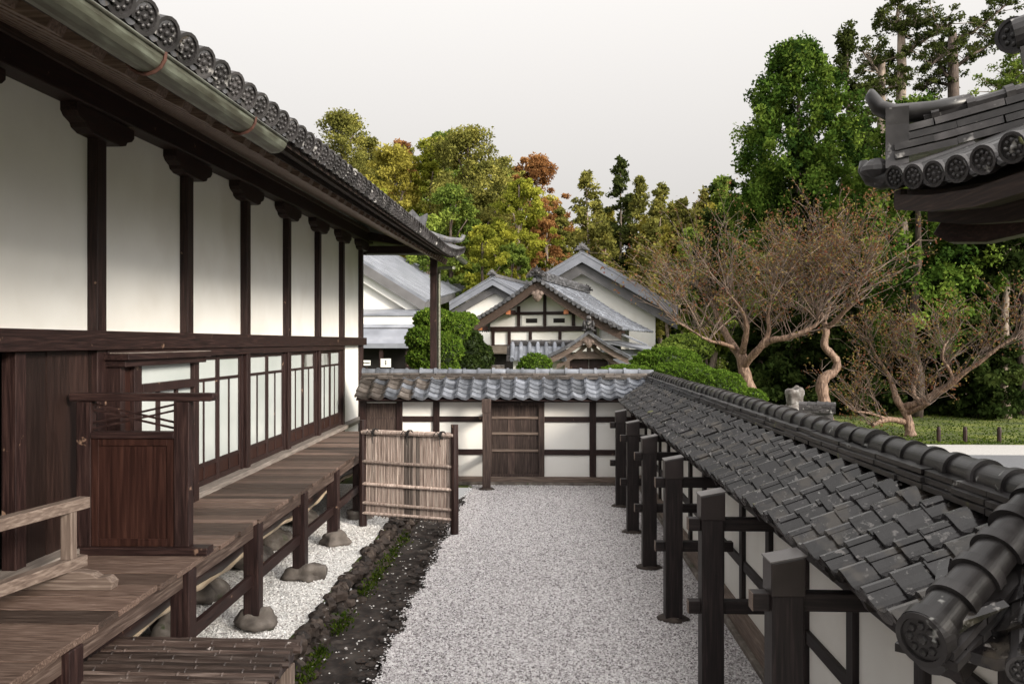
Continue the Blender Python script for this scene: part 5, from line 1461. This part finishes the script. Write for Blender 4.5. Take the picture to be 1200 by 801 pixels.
# slim conifers in the middle
gM = 'slim conifers behind the white storehouse'
for k, (px, Y, yt, wp, lf, lb_) in enumerate((
    (688,64,200,58,'olive','broad shouldered slim conifer standing over the storehouse ridge'),
    (727,66,183,42,'pine','tallest of the slim conifers right of the storehouse ridge'),
    (750,64,205,44,'olive','slim conifer just right of the tallest one'),
    (774,60,216,46,'olive','slim conifer above the right barge board of the storehouse'),
    (800,58,232,48,'olive','slim bright trunked conifer right of the storehouse eave'),
    (826,62,224,50,'olive','olive conifer beside the dense green cedar'),
    (846,56,205,60,'green','leafy green conifer tucked against the left of the dense cedar'),
    (709,60,262,46,'olive','short olive conifer between the two tallest slim ones'),
    (763,54,262,52,'olive','short olive conifer low behind the storehouse eave'),
    (812,50,270,56,'green','short green conifer low behind the crape myrtle at left'),
    (699,70,232,40,'olive','thin conifer close to the right of the broad shouldered one'),(739,70,224,40,'pine','thin dark conifer close to the right of the tallest one'),
    (788,68,240,40,'olive','thin conifer in the gap left of the bright trunked one'),(815,66,246,44,'gold','thin yellowish conifer right of the bright trunked one'))):
    tree('slim_conifer', lb_, gM, px, Y, yt, wp, 'slim', lf, 40+k, .30, 90, 44, .27, BARKP, .17)
for k, px in enumerate(range(372, 660, 36)):
    tree('back_tree', 'tree of the middle row on the left slope, %s from the left' % ORD[k], 'middle row of trees on the left slope', px, 70, (172,190,178,168,165,188,205,236)[k], 84, 'cone' if k % 2 else 'broad', ('olive','lime','green','olive')[k % 4], 250+k, .06, 130, 170 if k % 2 else 90, .25)
gT = 'sunlit thin trunks in the wood'
for k, (px, Y) in enumerate(((560,70),(598,66),(715,72),(748,70),(757,62),(771,66),(783,58),(792,70),(808,64),(820,55),(835,60),(847,66))):
    tree('thin_tree', 'thin pale trunked tree in the open wood, %s from the left' % ORD[k], gT, px, Y, 228+(k*37)%60, 34, 'slim', 'olive' if k%2 else 'gold', 80+k, .45, 60, 44, .24, BARKP, .13)
# back rows close the wood
gB = 'dark trees in the back row of the wood'
k = 0
for px in range(360, 880, 40):
    tree('back_tree', 'dark tree in the back row of the wood, %s from the left' % ORD[k], gB, px+rnd.uniform(-8,8), 80+rnd.uniform(-4,6), (184 if px < 610 else 225 if px < 660 else 268)+rnd.uniform(-12,18), 96, 'broad', ('olive','green','olive','gold')[k % 4] if px < 660 else 'olive', 120+k, .05, 120, 70, .42); k += 1
# right side: dense cedar and the dark wood behind the crape myrtles
gR = 'conifers behind the crape myrtles'
tree('cedar_tree', 'dense bright green cedar with shaggy rounded crown at right', gR, 935, 34, 46, 158, 'lump', 'cedar', 60, .26, 620, 110, .15)
tree('cedar_tree', 'dark thin topped cedar just right of the dense green one', gR, 993, 38, 26, 84, 'slim', 'pine', 61, .15, 110, 75, .17)
tree('cedar_tree', 'green cedar low under the upturned roof corner', gR, 1075, 30, 112, 150, 'lump', 'cedar', 62, .2, 380, 90, .15)
tree('cedar_tree', 'yellowish green cedar left of the dense cedar, lower down', gR, 872, 40, 228, 90, 'lump', 'green', 63, .05, 200, 80, .17)
for k, (px, Y, yt, wp, lf) in enumerate(sorted(((905,42,190,90,'dark'),(960,44,170,100,'dark'),(1010,40,130,110,'dark'),(1050,42,160,110,'dark'),(1100,40,150,110,'dark'),(1150,42,140,110,'dark'),(1200,40,160,120,'dark'),(1250,42,150,120,'dark'),
    (1300,38,170,120,'dark'),(930,33,300,84,'dark'),(1000,31,285,80,'dark'),(1090,33,300,90,'dark'),(1150,30,270,84,'dark'),(1205,32,250,90,'dark'),(890,36,330,70,'dark'),(1040,34,330,70,'dark')))):
    tree('dark_conifer', 'dark conifer behind the crape myrtles, %s of the dark row' % ORD[k], gR, px, Y, yt, wp, 'cone', lf, 140+k, .02 if Y > 36 else .05, 110, 230 if Y > 36 else 250, .20)
gW = 'dark conifers closing the wood at the far right'
for k in range(9):
    tree('dark_conifer', 'far dark conifer closing the wood at right, %s from the left' % ORD[k], gW, 850+52*k, 62+3*(k%3), 205-(k%3)*14, 130, 'cone', 'dark', 170+k, .03, 110, 170, .36)

# big weathered trunks with open pine like heads at the upper right
def pine(name, label, px, Y, ytop, r, limbs, seed, base_tint='pine'):
    rng = np.random.default_rng(seed); rr = random.Random(seed)
    top = W(px, ytop, Y); t = thing2(name, label, 'tree', (top.x, Y, 0), 0, 'tall weathered trunks at upper right')
    o_ = Vector((top.x, Y, 0)); m = MB(); h = top.z
    m.tube([(rr.gauss(0,.04), rr.gauss(0,.04), h*f) for f in (0,.2,.4,.6,.75,.9,1)], [r*1.5,r*1.3,r*1.15,r*1.05,r,r*.92,r*.7], 10)
    Cc, Rr = [], []
    for path in limbs:
        pts = [W(a, b_, Y+c)-o_ for a, b_, c in path]
        m.tube(pts, [max(.03,r*.38*(1-i/len(pts)*.8)) for i in range(len(pts))], 6)
        for i in range(len(pts)-1):
            for q in np.linspace(.25,1,5):
                p = pts[i].lerp(pts[i+1], q)
                for _ in range(3):
                    e = p+Vector((rr.gauss(0,.36),rr.gauss(0,.55),rr.gauss(.18,.30)))
                    m.tube([p,e],[.025,.012],3,False); Cc.append(e); Rr.append(rr.uniform(.15,.30))
    obj('trunk', m, BARK if r > .25 else BARKP, t, smooth=True)
    Q, T = clumps(rng, np.array([tuple(c) for c in Cc]), np.array(Rr), 54, .13, .7)
    link_mesh('crown', fast_mesh('crown', Q, 4, T, LF[base_tint]), t); return t
pine('weathered_pine', 'tall pale weathered trunk with crooked leafy head beside the thin topped cedar', 1057, 40, 36, .23,
     [[(1057,42,0),(1050,25,0),(1053,5,0),(1048,-15,.5)],[(1057,40,0),(1045,28,1),(1028,14,1)],[(1060,66,0),(1075,52,-.5),(1095,40,-1),(1115,28,-1)],[(1055,66,0),(1040,70,.5),(1024,82,1)],[(1054,25,0),(1070,30,0),(1085,22,0)]], 201)
pine('weathered_pine', 'dark reddish snapped trunk with long limbs reaching right', 1117, 42, 40, .27,
     [[(1118,46,0),(1140,38,0),(1160,22,0),(1180,5,0)],[(1118,80,0),(1138,65,.5),(1160,52,1),(1175,40,1)],[(1115,100,0),(1095,96,1),(1075,105,1)],[(1116,60,0),(1100,68,-1),(1085,82,-1)],[(1110,90,0),(1098,70,1),(1102,55,1)]], 202)
pine('weathered_pine', 'short snapped trunk with bare yellow scar left of the tall pale one', 1033, 39, 72, .20,
     [[(1033,90,0),(1022,75,0),(1012,62,0)],[(1033,110,0),(1045,100,.5),(1052,92,.5)],[(1033,100,0),(1020,105,0),(1010,112,0)]], 203)
pine('weathered_pine', 'leafy pine branchwork at the frame edge above the upturned roof', 1215, 36, 60, .2,
     [[(1214,100,0),(1198,92,0),(1180,98,0),(1165,108,0)],[(1214,118,0),(1196,112,0),(1178,118,0)],[(1214,78,0),(1200,76,0),(1190,80,0)]], 204, 'green')
# bare trunks on the moss at right
gP = 'bare conifer trunks on the moss at right'
for k, (px, Y, wp, lb_) in enumerate(((1141,31,7,'pale slender trunk on the moss in front of the white notice boards'),(1180,29.5,10,'thick grey trunk on the moss near the frame edge'),(1115,36,9,'dark trunk on the moss left of the pale slender one'),
     (1130,37,9,'second dark trunk on the moss left of the pale slender one'),(1198,31,12,'dark trunk on the moss at the frame edge'),(934,34,9,'brown conifer trunk standing between the two crape myrtles'),(836,40,8,'grey trunk rising behind the clipped azaleas'),(1012,38,9,'dark trunk behind the bare branches of the crape myrtles'))):
    tree('bare_trunk', lb_, gP, px, Y, 250 if px == 836 else 160, 46, 'slim', 'dark', 220+k, .5, 50, 46, .2, BARKP if k in (0,1,6) else BARK, wp*Y/2000)

# crape myrtles
def crape(name, label, Y, paths, seed, nshoot, lmin, lmax, spread, nleaf):
    rng = np.random.default_rng(seed); rr = random.Random(seed)
    b = W(paths[0][0][0], 400, Y); o_ = Vector((b.x, Y, 0))
    t = thing2(name, label, 'tree', o_, 0, 'old crape myrtles behind the wall'); m = MB(); src = []
    for pi, path in enumerate(paths):
        pts = []
        for (a, c, w_, dy) in path: pts.append((W(a, c, Y+dy)-o_, w_*Y/2000*.72))
        P = []
        for i in range(len(pts)-1):                # smooth the trace a little
            p0 = pts[max(i-1,0)][0]; p1 = pts[i][0]; p2 = pts[i+1][0]; p3 = pts[min(i+2,len(pts)-1)][0]
            for q in (0,.33,.66):
                v = .5*((2*p1)+(p2-p0)*q+(2*p0-5*p1+4*p2-p3)*q*q+(3*p1-p0-3*p2+p3)*q**3)
                P.append((v, pts[i][1]*(1-q)+pts[i+1][1]*q))
        P.append(pts[-1])
        if pi == 0:
            P = [(Vector((P[0][0].x, P[0][0].y, 0)), P[0][1]*1.25)] + P
        m.tube([p for p, _ in P], [r_*(1+.10*math.sin(i*2.3)) for i, (_, r_) in enumerate(P)], 9)
        if pi > 0:
            n_ = len(P)
            for i, (p, r_) in enumerate(P):
                if i >= n_*.30: src.append((p, 1 if i < n_-1 else 3))
    obj('trunk', m, BARKC, t, smooth=True)
    A, B, ra, rb, tips = [], [], [], [], []
    pool = [p for p, k in src for _ in range(k)]
    cz = sum(p.z for p in pool)/len(pool); cx = sum(p.x for p in pool)/len(pool)
    for s_ in range(nshoot):
        p = rr.choice(pool)+Vector((rr.gauss(0,.03),rr.gauss(0,.05),rr.gauss(0,.03)))
        d = Vector((rr.gauss(0,spread)+(p.x-cx)*.22, rr.gauss(0,spread), 1.0+rr.gauss(0,.2))).normalized()
        L = rr.uniform(lmin,lmax); r_ = rr.uniform(.009,.017); n_ = 5; q = p
        for i in range(n_):
            d2 = (d+Vector((rr.gauss(0,.16),rr.gauss(0,.16),rr.gauss(.02,.10)))).normalized(); e = q+d2*(L/n_)
            A.append(q); B.append(e); ra.append(r_*(1-i/n_*.75)); rb.append(r_*(1-(i+1)/n_*.75))
            if i >= 1:
                for _ in range(2):
                    if rr.random() < .6:
                        d3 = (d2+Vector((rr.gauss(0,.6),rr.gauss(0,.6),rr.gauss(0,.35)))).normalized(); e3 = e+d3*rr.uniform(.15,.5)
                        A.append(e); B.append(e3); ra.append(.007); rb.append(.0035); tips.append(e3)
                        if rr.random() < .7:
                            e4 = e3+(d3+Vector((rr.gauss(0,.6),rr.gauss(0,.6),rr.gauss(0,.5)))).normalized()*rr.uniform(.08,.28)
                            A.append(e3); B.append(e4); ra.append(.005); rb.append(.003); tips.append(e4)
            q = e; d = d2
    arr = lambda X: np.array([tuple(v) for v in X])
    tw = seg_mesh('twigs', arr(A), arr(B), np.array(ra), np.array(rb), rng.random(len(A)), TWIG); link_mesh('twigs', tw, t)
    T_ = arr(tips); idx = rng.integers(0,len(T_),nleaf)
    P = T_[idx]+rng.normal(size=(nleaf,3))*.07
    link_mesh('leaves', fast_mesh('leaves', leaves(rng, P, .065, None, 0, .6), 4, np.clip(rng.beta(1.2,1.4,nleaf),0,1), LF['crape']), t)
    return t
crape('crape_myrtle', 'old crape myrtle with knotted forked trunk, leftmost behind the wall ridge', 23.0, [
   [(890,480,22,0),(879,455,20,0),(871,430,18,0),(869,414,17,0)],
   [(869,418,15,0),(860,407,14,.2),(849,388,11,.4),(840,369,7,.6),(832,352,5,.8),(815,335,3,1)],
   [(862,408,8,0),(846,402,6,-.5),(831,399,4,-1),(812,388,3,-1.2),(795,378,2,-1.4)],
   [(869,416,12,0),(873,398,10,-.3),(875,380,8,-.5),(868,362,5,-.6),(850,340,3,-.8)],
   [(870,430,13,0),(884,414,12,-.4),(894,403,11,-.6),(901,388,7,-.7),(900,370,5,-.8),(905,345,3,-1)],
   [(892,405,11,-.5),(906,398,10,-.8),(920,396,9,-1),(945,387,7,-1.2),(957,379,5,-1.3),(960,365,3,-1.4)],
   [(849,388,6,.4),(836,380,4,.8),(820,362,3,1.2),(800,350,2,1.6)]], 301, 190, .9, 2.6, .62, 5600)
crape('crape_myrtle', 'crape myrtle with pale twisting S shaped trunk in the middle', 22.5, [
   [(970,492,20,0),(966,470,19,0),(963,450,19,0),(968,441,17,0),(978,435,13,0),(981,424,12,0),(974,414,12,0),(966,405,12,0),(968,390,11,0),(968,380,11,0)],
   [(967,382,9,0),(962,368,8,.3),(950,355,6,.5),(937,346,4,.7),(925,338,3,.9)],
   [(969,384,9,0),(980,375,8,-.3),(994,360,7,-.6),(1005,351,5,-.8),(1003,342,4,-.9),(1012,325,3,-1)],
   [(966,376,6,0),(972,360,5,0),(968,340,3,.2),(975,320,2,.2)],
   [(955,360,5,.4),(945,365,4,.8),(930,360,3,1.2),(915,350,2,1.5)]], 302, 175, .9, 2.6, .62, 5600)
crape('crape_myrtle', 'low spreading crape myrtle with long bare limb reaching right over the moss', 24.0, [
   [(1067,508,17,0),(1064,492,14,0),(1060,478,14,0)],
   [(1060,480,13,0),(1052,470,11,0),(1047,455,9,.2),(1042,441,7,.3),(1034,428,5,.4),(1026,416,4,.5),(1018,400,3,.6)],
   [(1060,477,13,0),(1079,471,12,-.3),(1098,460,11,-.5),(1118,447,9,-.8),(1133,434,7,-1),(1149,424,6,-1.2),(1170,407,4,-1.5),(1190,395,3,-1.7)],
   [(1078,471,8,.1),(1070,461,8,.2),(1072,446,7,.3),(1075,433,6,.4),(1066,421,5,.5),(1048,413,4,.6)],
   [(1060,494,10,0),(1040,491,9,-.4),(1022,498,6,-.8)],
   [(1040,491,5,-.4),(1020,484,4,-.6),(1002,482,3,-.8)],
   [(1118,447,6,-.8),(1112,432,5,-.9),(1104,418,4,-1),(1108,402,3,-1)],
   [(1062,484,9,0),(1078,478,8,-.4),(1088,472,6,-.7)]], 303, 170, .5, 1.9, .55, 4200)

# clipped shrubs
def shrub(name, label, lobes, leaf, dens, size, seed, group=None, trunk=False, cat='shrub'):
    rng = np.random.default_rng(seed); c0 = lobes[0][0]
    base = Vector((c0[0], c0[1], 0)); t = thing2(name, label, cat, base, 0, group)
    m = MB(); Q, T = [], []
    for i, (c, r_) in enumerate(lobes):
        c = Vector(c)-base
        m.blob(tuple(c), (r_[0]*.93, r_[1]*.93, r_[2]*.93), seed+i, .07, 18, 12)
        n_ = int(dens*(r_[0]*r_[1]+r_[0]*r_[2]+r_[1]*r_[2])*4.2)
        d = rng.normal(size=(n_,3)); d[:,2] = np.where(d[:,2] < -.6, -d[:,2], d[:,2]); d /= np.linalg.norm(d,axis=1)[:,None]
        bump = 1+.055*np.sin(d[:,0]*9+seed)*np.cos(d[:,1]*8+d[:,2]*7)+.035*np.sin(d[:,0]*21+d[:,2]*17)+.03*rng.normal(size=n_)
        P = np.array(tuple(c))+d*np.array(r_)*bump[:,None]
        Q.append(leaves(rng, P, size, d, .55, .55)); T.append(np.clip(.48+.16*rng.normal(size=n_)+.16*np.sin(d[:,0]*13+d[:,1]*9)*np.cos(d[:,2]*11+d[:,0]*5),0,1))
    obj('twig_mass', m, surf('shrub_inside', [(.3,(.010,.018,.004)),(.7,(.022,.036,.008))], (1,1,1), 8, 4, .9, .05, .3), t, smooth=True)
    link_mesh('foliage', fast_mesh('foliage', np.concatenate(Q), 4, np.concatenate(T), LF[leaf]), t)
    m = MB(); m.tube([(0,0,0),(0,0,max(.2,lobes[0][0][2]-.0))], [.07,.05], 8); obj('stem', m, BARK, t)
    return t
def S(px, py, Y, rx, ry, rz): p = W(px, py, Y); return ((p.x, p.y, p.z), (rx, ry, rz))
gS = 'clipped azaleas behind the right hand wall'
shrub('clipped_azalea', 'rounded clipped azalea nearest the crape myrtle behind the wall', [S(840,455,17.2,.55,.6,.36)], 'azalea', 2300, .05, 401, gS)
shrub('clipped_azalea', 'wide low clipped azalea in the middle of the row behind the wall', [S(798,441,18.5,.75,.7,.30)], 'azalea', 2300, .05, 402, gS)
shrub('clipped_azalea', 'tall clipped azalea at the back of the row behind the wall', [S(782,427,20,.80,.75,.38)], 'azalea', 2200, .055, 403, gS)
shrub('clipped_azalea', 'low flat clipped azalea above the corner of the two wall roofs', [S(733,438,19,.62,.6,.20)], 'azalea', 2200, .05, 404, gS)
shrub('clipped_azalea', 'small azalea mound peeping over the ridge beside the crape trunk', [S(880,468,17.5,.30,.35,.22)], 'azalea', 2300, .05, 405, gS)
shrub('clipped_shrub', 'small dome shaped green shrub before the entrance house', [S(627,434,20.5,.42,.42,.40)], 'azalea', 2300, .05, 406)
shrub('topiary_tree', 'bright green cloud pruned topiary tree right of the hall corner',
      [S(508,376,20.5,.46,.5,.30), S(497,398,20.2,.42,.45,.34), S(530,385,20.6,.42,.5,.38), S(500,420,20.2,.46,.5,.34), S(520,410,20,.45,.45,.4), S(545,376,20.9,.30,.35,.20), S(512,438,20.1,.55,.5,.4)], 'topiary', 1700, .07, 407, None, True, 'tree')
shrub('dark_bush', 'dark loose bush right of the cloud pruned topiary', [S(548,405,21.6,.40,.4,.42), S(562,420,21.8,.35,.4,.40), S(545,430,21.4,.45,.4,.35)], 'dark', 900, .09, 408)  # darker leaf colour than the topiary
shrub('wood_edge_shrub', 'yellowish green shrub at the wood edge right of the storehouse', [S(806,408,34,1.0,.8,.55), S(785,418,33,.8,.8,.5)], 'green', 500, .13, 409)
shrub('wood_edge_shrub', 'golden low shrub between thin trunks right of the storehouse', [S(828,398,40,.8,.8,.5)], 'gold', 350, .15, 410)

# rock, little roof, road, moss posts, notice boards
m = MB(); q = W(932,462,19.0); m.blob((q.x,19.0,q.z-.05), (.17,.16,.24), 23, .34, 20, 14); m.blob((q.x,19.0,(q.z-.2)/2), (.3,.3,(q.z-.1)/2), 19, .1, 14, 9)
o = obj('standing_stone', m, surf('pale_lichen_stone', [(.35,(.075,.063,.056)),(.55,(.15,.137,.128)),(.72,(.38,.37,.36))], (1,1,1), 9, 6, .8, .1, .6, .02), None, True); setp(o, 'pale lichened standing stone between the two crape myrtle trunks', 'stone')
m = MB(); q = W(955,474,17.5); noshi(m, (q.x-.32,17.5,0),(q.x+.34,17.3,0),(.42,.34,.26),q.z-.13,.045,.16,2); cap_tiles(m, (q.x-.32,17.5,q.z),(q.x+.34,17.3,q.z),.07,.17,2); m.box(q.x-.3,q.x+.3,17.3,17.5,0,q.z-.1)
o = obj('coping_piece', m, TILED, None); setp(o, 'short piece of grey tile coping at the foot of the twisted crape myrtle', 'coping')
def strip(name, x0, x1, y0, y1, z, mat):
    m = MB(); m.quad((x0,y0,z),(x1,y0,z),(x1,y1,z),(x0,y1,z)); struct(name, m, mat)
strip('road', 6, 120, 16.4, 20.0, .008, ASPH)
strip('road_verge', 6, 120, 20.0, 22.0, .004, PALEG)
strip('near_verge', 6, 120, 14.8, 16.4, .004, PALEG)
strip('far_path', 12, 120, 37.0, 44.0, .006, ASPH)
strip('far_path_edge', 12, 120, 36.0, 37.0, .004, PALEG)
lw_ = ['leftmost short dark post on the moss beside the road', 'middle short dark post on the moss beside the road', 'rightmost short dark post on the moss beside the road']
for k, px in enumerate((1100,1131,1171,1212)):
    m = MB(); q = W(px,400,22.6); m.tube([(q.x,22.6,0),(q.x,22.6,.32),(q.x,22.6,.40)], [.055,.055,.04], 8)
    if k < 3: o = obj('moss_post', m, WD['z'], None); setp(o, lw_[k], 'post', 'short posts along the moss edge')
for k, px in enumerate((1152,1166)):
    m = MB(); q = W(px,400,35.5); m.tube([(q.x,35.5,0),(q.x,35.5,.5),(q.x,35.5,.56)], [.07,.07,.05], 8)
    o = obj('path_post', m, WD['z'], None); setp(o, ['dark post by the far path, left of the two','dark post by the far path, right of the two'][k], 'post', 'short posts along the far path')
nb = W(1155,452,40); t = thing2('notice_stand', 'dark roofed notice stand with several white papers beyond the moss', 'notice board', (nb.x,40,0))
m = MB(); m.box(-.9,.9,-.04,.04,.5,2.2); obj('board', m, WD['x'], t)
for x in (-.92,.92):
    m = MB(); m.box(x-.06,x+.06,-.06,.06,0,2.3); obj('post', m, WD['z'], t)
m = MB(); m.hexa([(-1.15,-.4,2.2),(1.15,-.4,2.2),(1.15,0,2.5),(-1.15,0,2.5),(-1.15,-.4,2.26),(1.15,-.4,2.26),(1.15,0,2.56),(-1.15,0,2.56)]); obj('roof', m, WD['x'], t)
for (a, b_, c, d) in ((-.75,-.1,1.5,1.75),(.0,.7,1.45,1.7),(-.7,-.2,1.05,1.3),(-.1,.35,1.0,1.3),(.45,.75,1.05,1.25)):
    m = MB(); m.box(a,b_,-.052,-.042,c,d); pp = obj('paper', m, WHITE, t)
    m = MB()
    for q in range(3): zz = d-.05-q*.065; m.box(a+.05,b_-.05,-.060,-.0525,zz-.022,zz)
    obj('lettering', m, BLACKIN, pp)
sb = W(1168,455,33.5); m = MB(); m.box(sb.x-.17,sb.x+.17,33.5,33.54,.55,1.45); o = obj('sign_board', m, GREYW['z'], None); setp(o, 'upright weathered wooden sign board with a column of dark characters by the far path', 'sign')
m = MB()
for q in range(5): m.box(sb.x-.05,sb.x+.05,33.49,33.497,1.28-q*.15,1.37-q*.15)
obj('lettering', m, BLACKIN, o)
m = MB(); m.box(sb.x-.04,sb.x+.04,33.545,33.6,0,1.4); obj('stake', m, WD['z'], o)

rg = np.random.default_rng(77); n_ = 14000
yy = 22.05+13*rg.random(n_)**1.6; xx = 5.5+ (4+yy*.62-5.5)*rg.random(n_)
P = np.stack([xx, yy, .02+.02*rg.random(n_)],-1); d = rg.normal(size=(n_,3))*.5; d[:,2] = .35; d /= np.linalg.norm(d,axis=1)[:,None]
s_ = np.cross(d, rg.normal(size=(n_,3))); s_ /= np.linalg.norm(s_,axis=1)[:,None]; L_g = (.03+.04*rg.random(n_))[:,None]
q = np.stack([P-d*L_g*.4, P+s_*L_g*.4, P+d*L_g*.6, P-s_*L_g*.4],1)
o = link_mesh('moss_carpet', fast_mesh('moss_carpet', q, 4, np.clip(.5+.3*rg.normal(size=n_)+.25*np.sin(xx*1.7)*np.cos(yy*1.3),0,1), LF['moss'])); setp(o, 'green moss carpet growing over the ground beside the road', 'moss', kind='stuff')
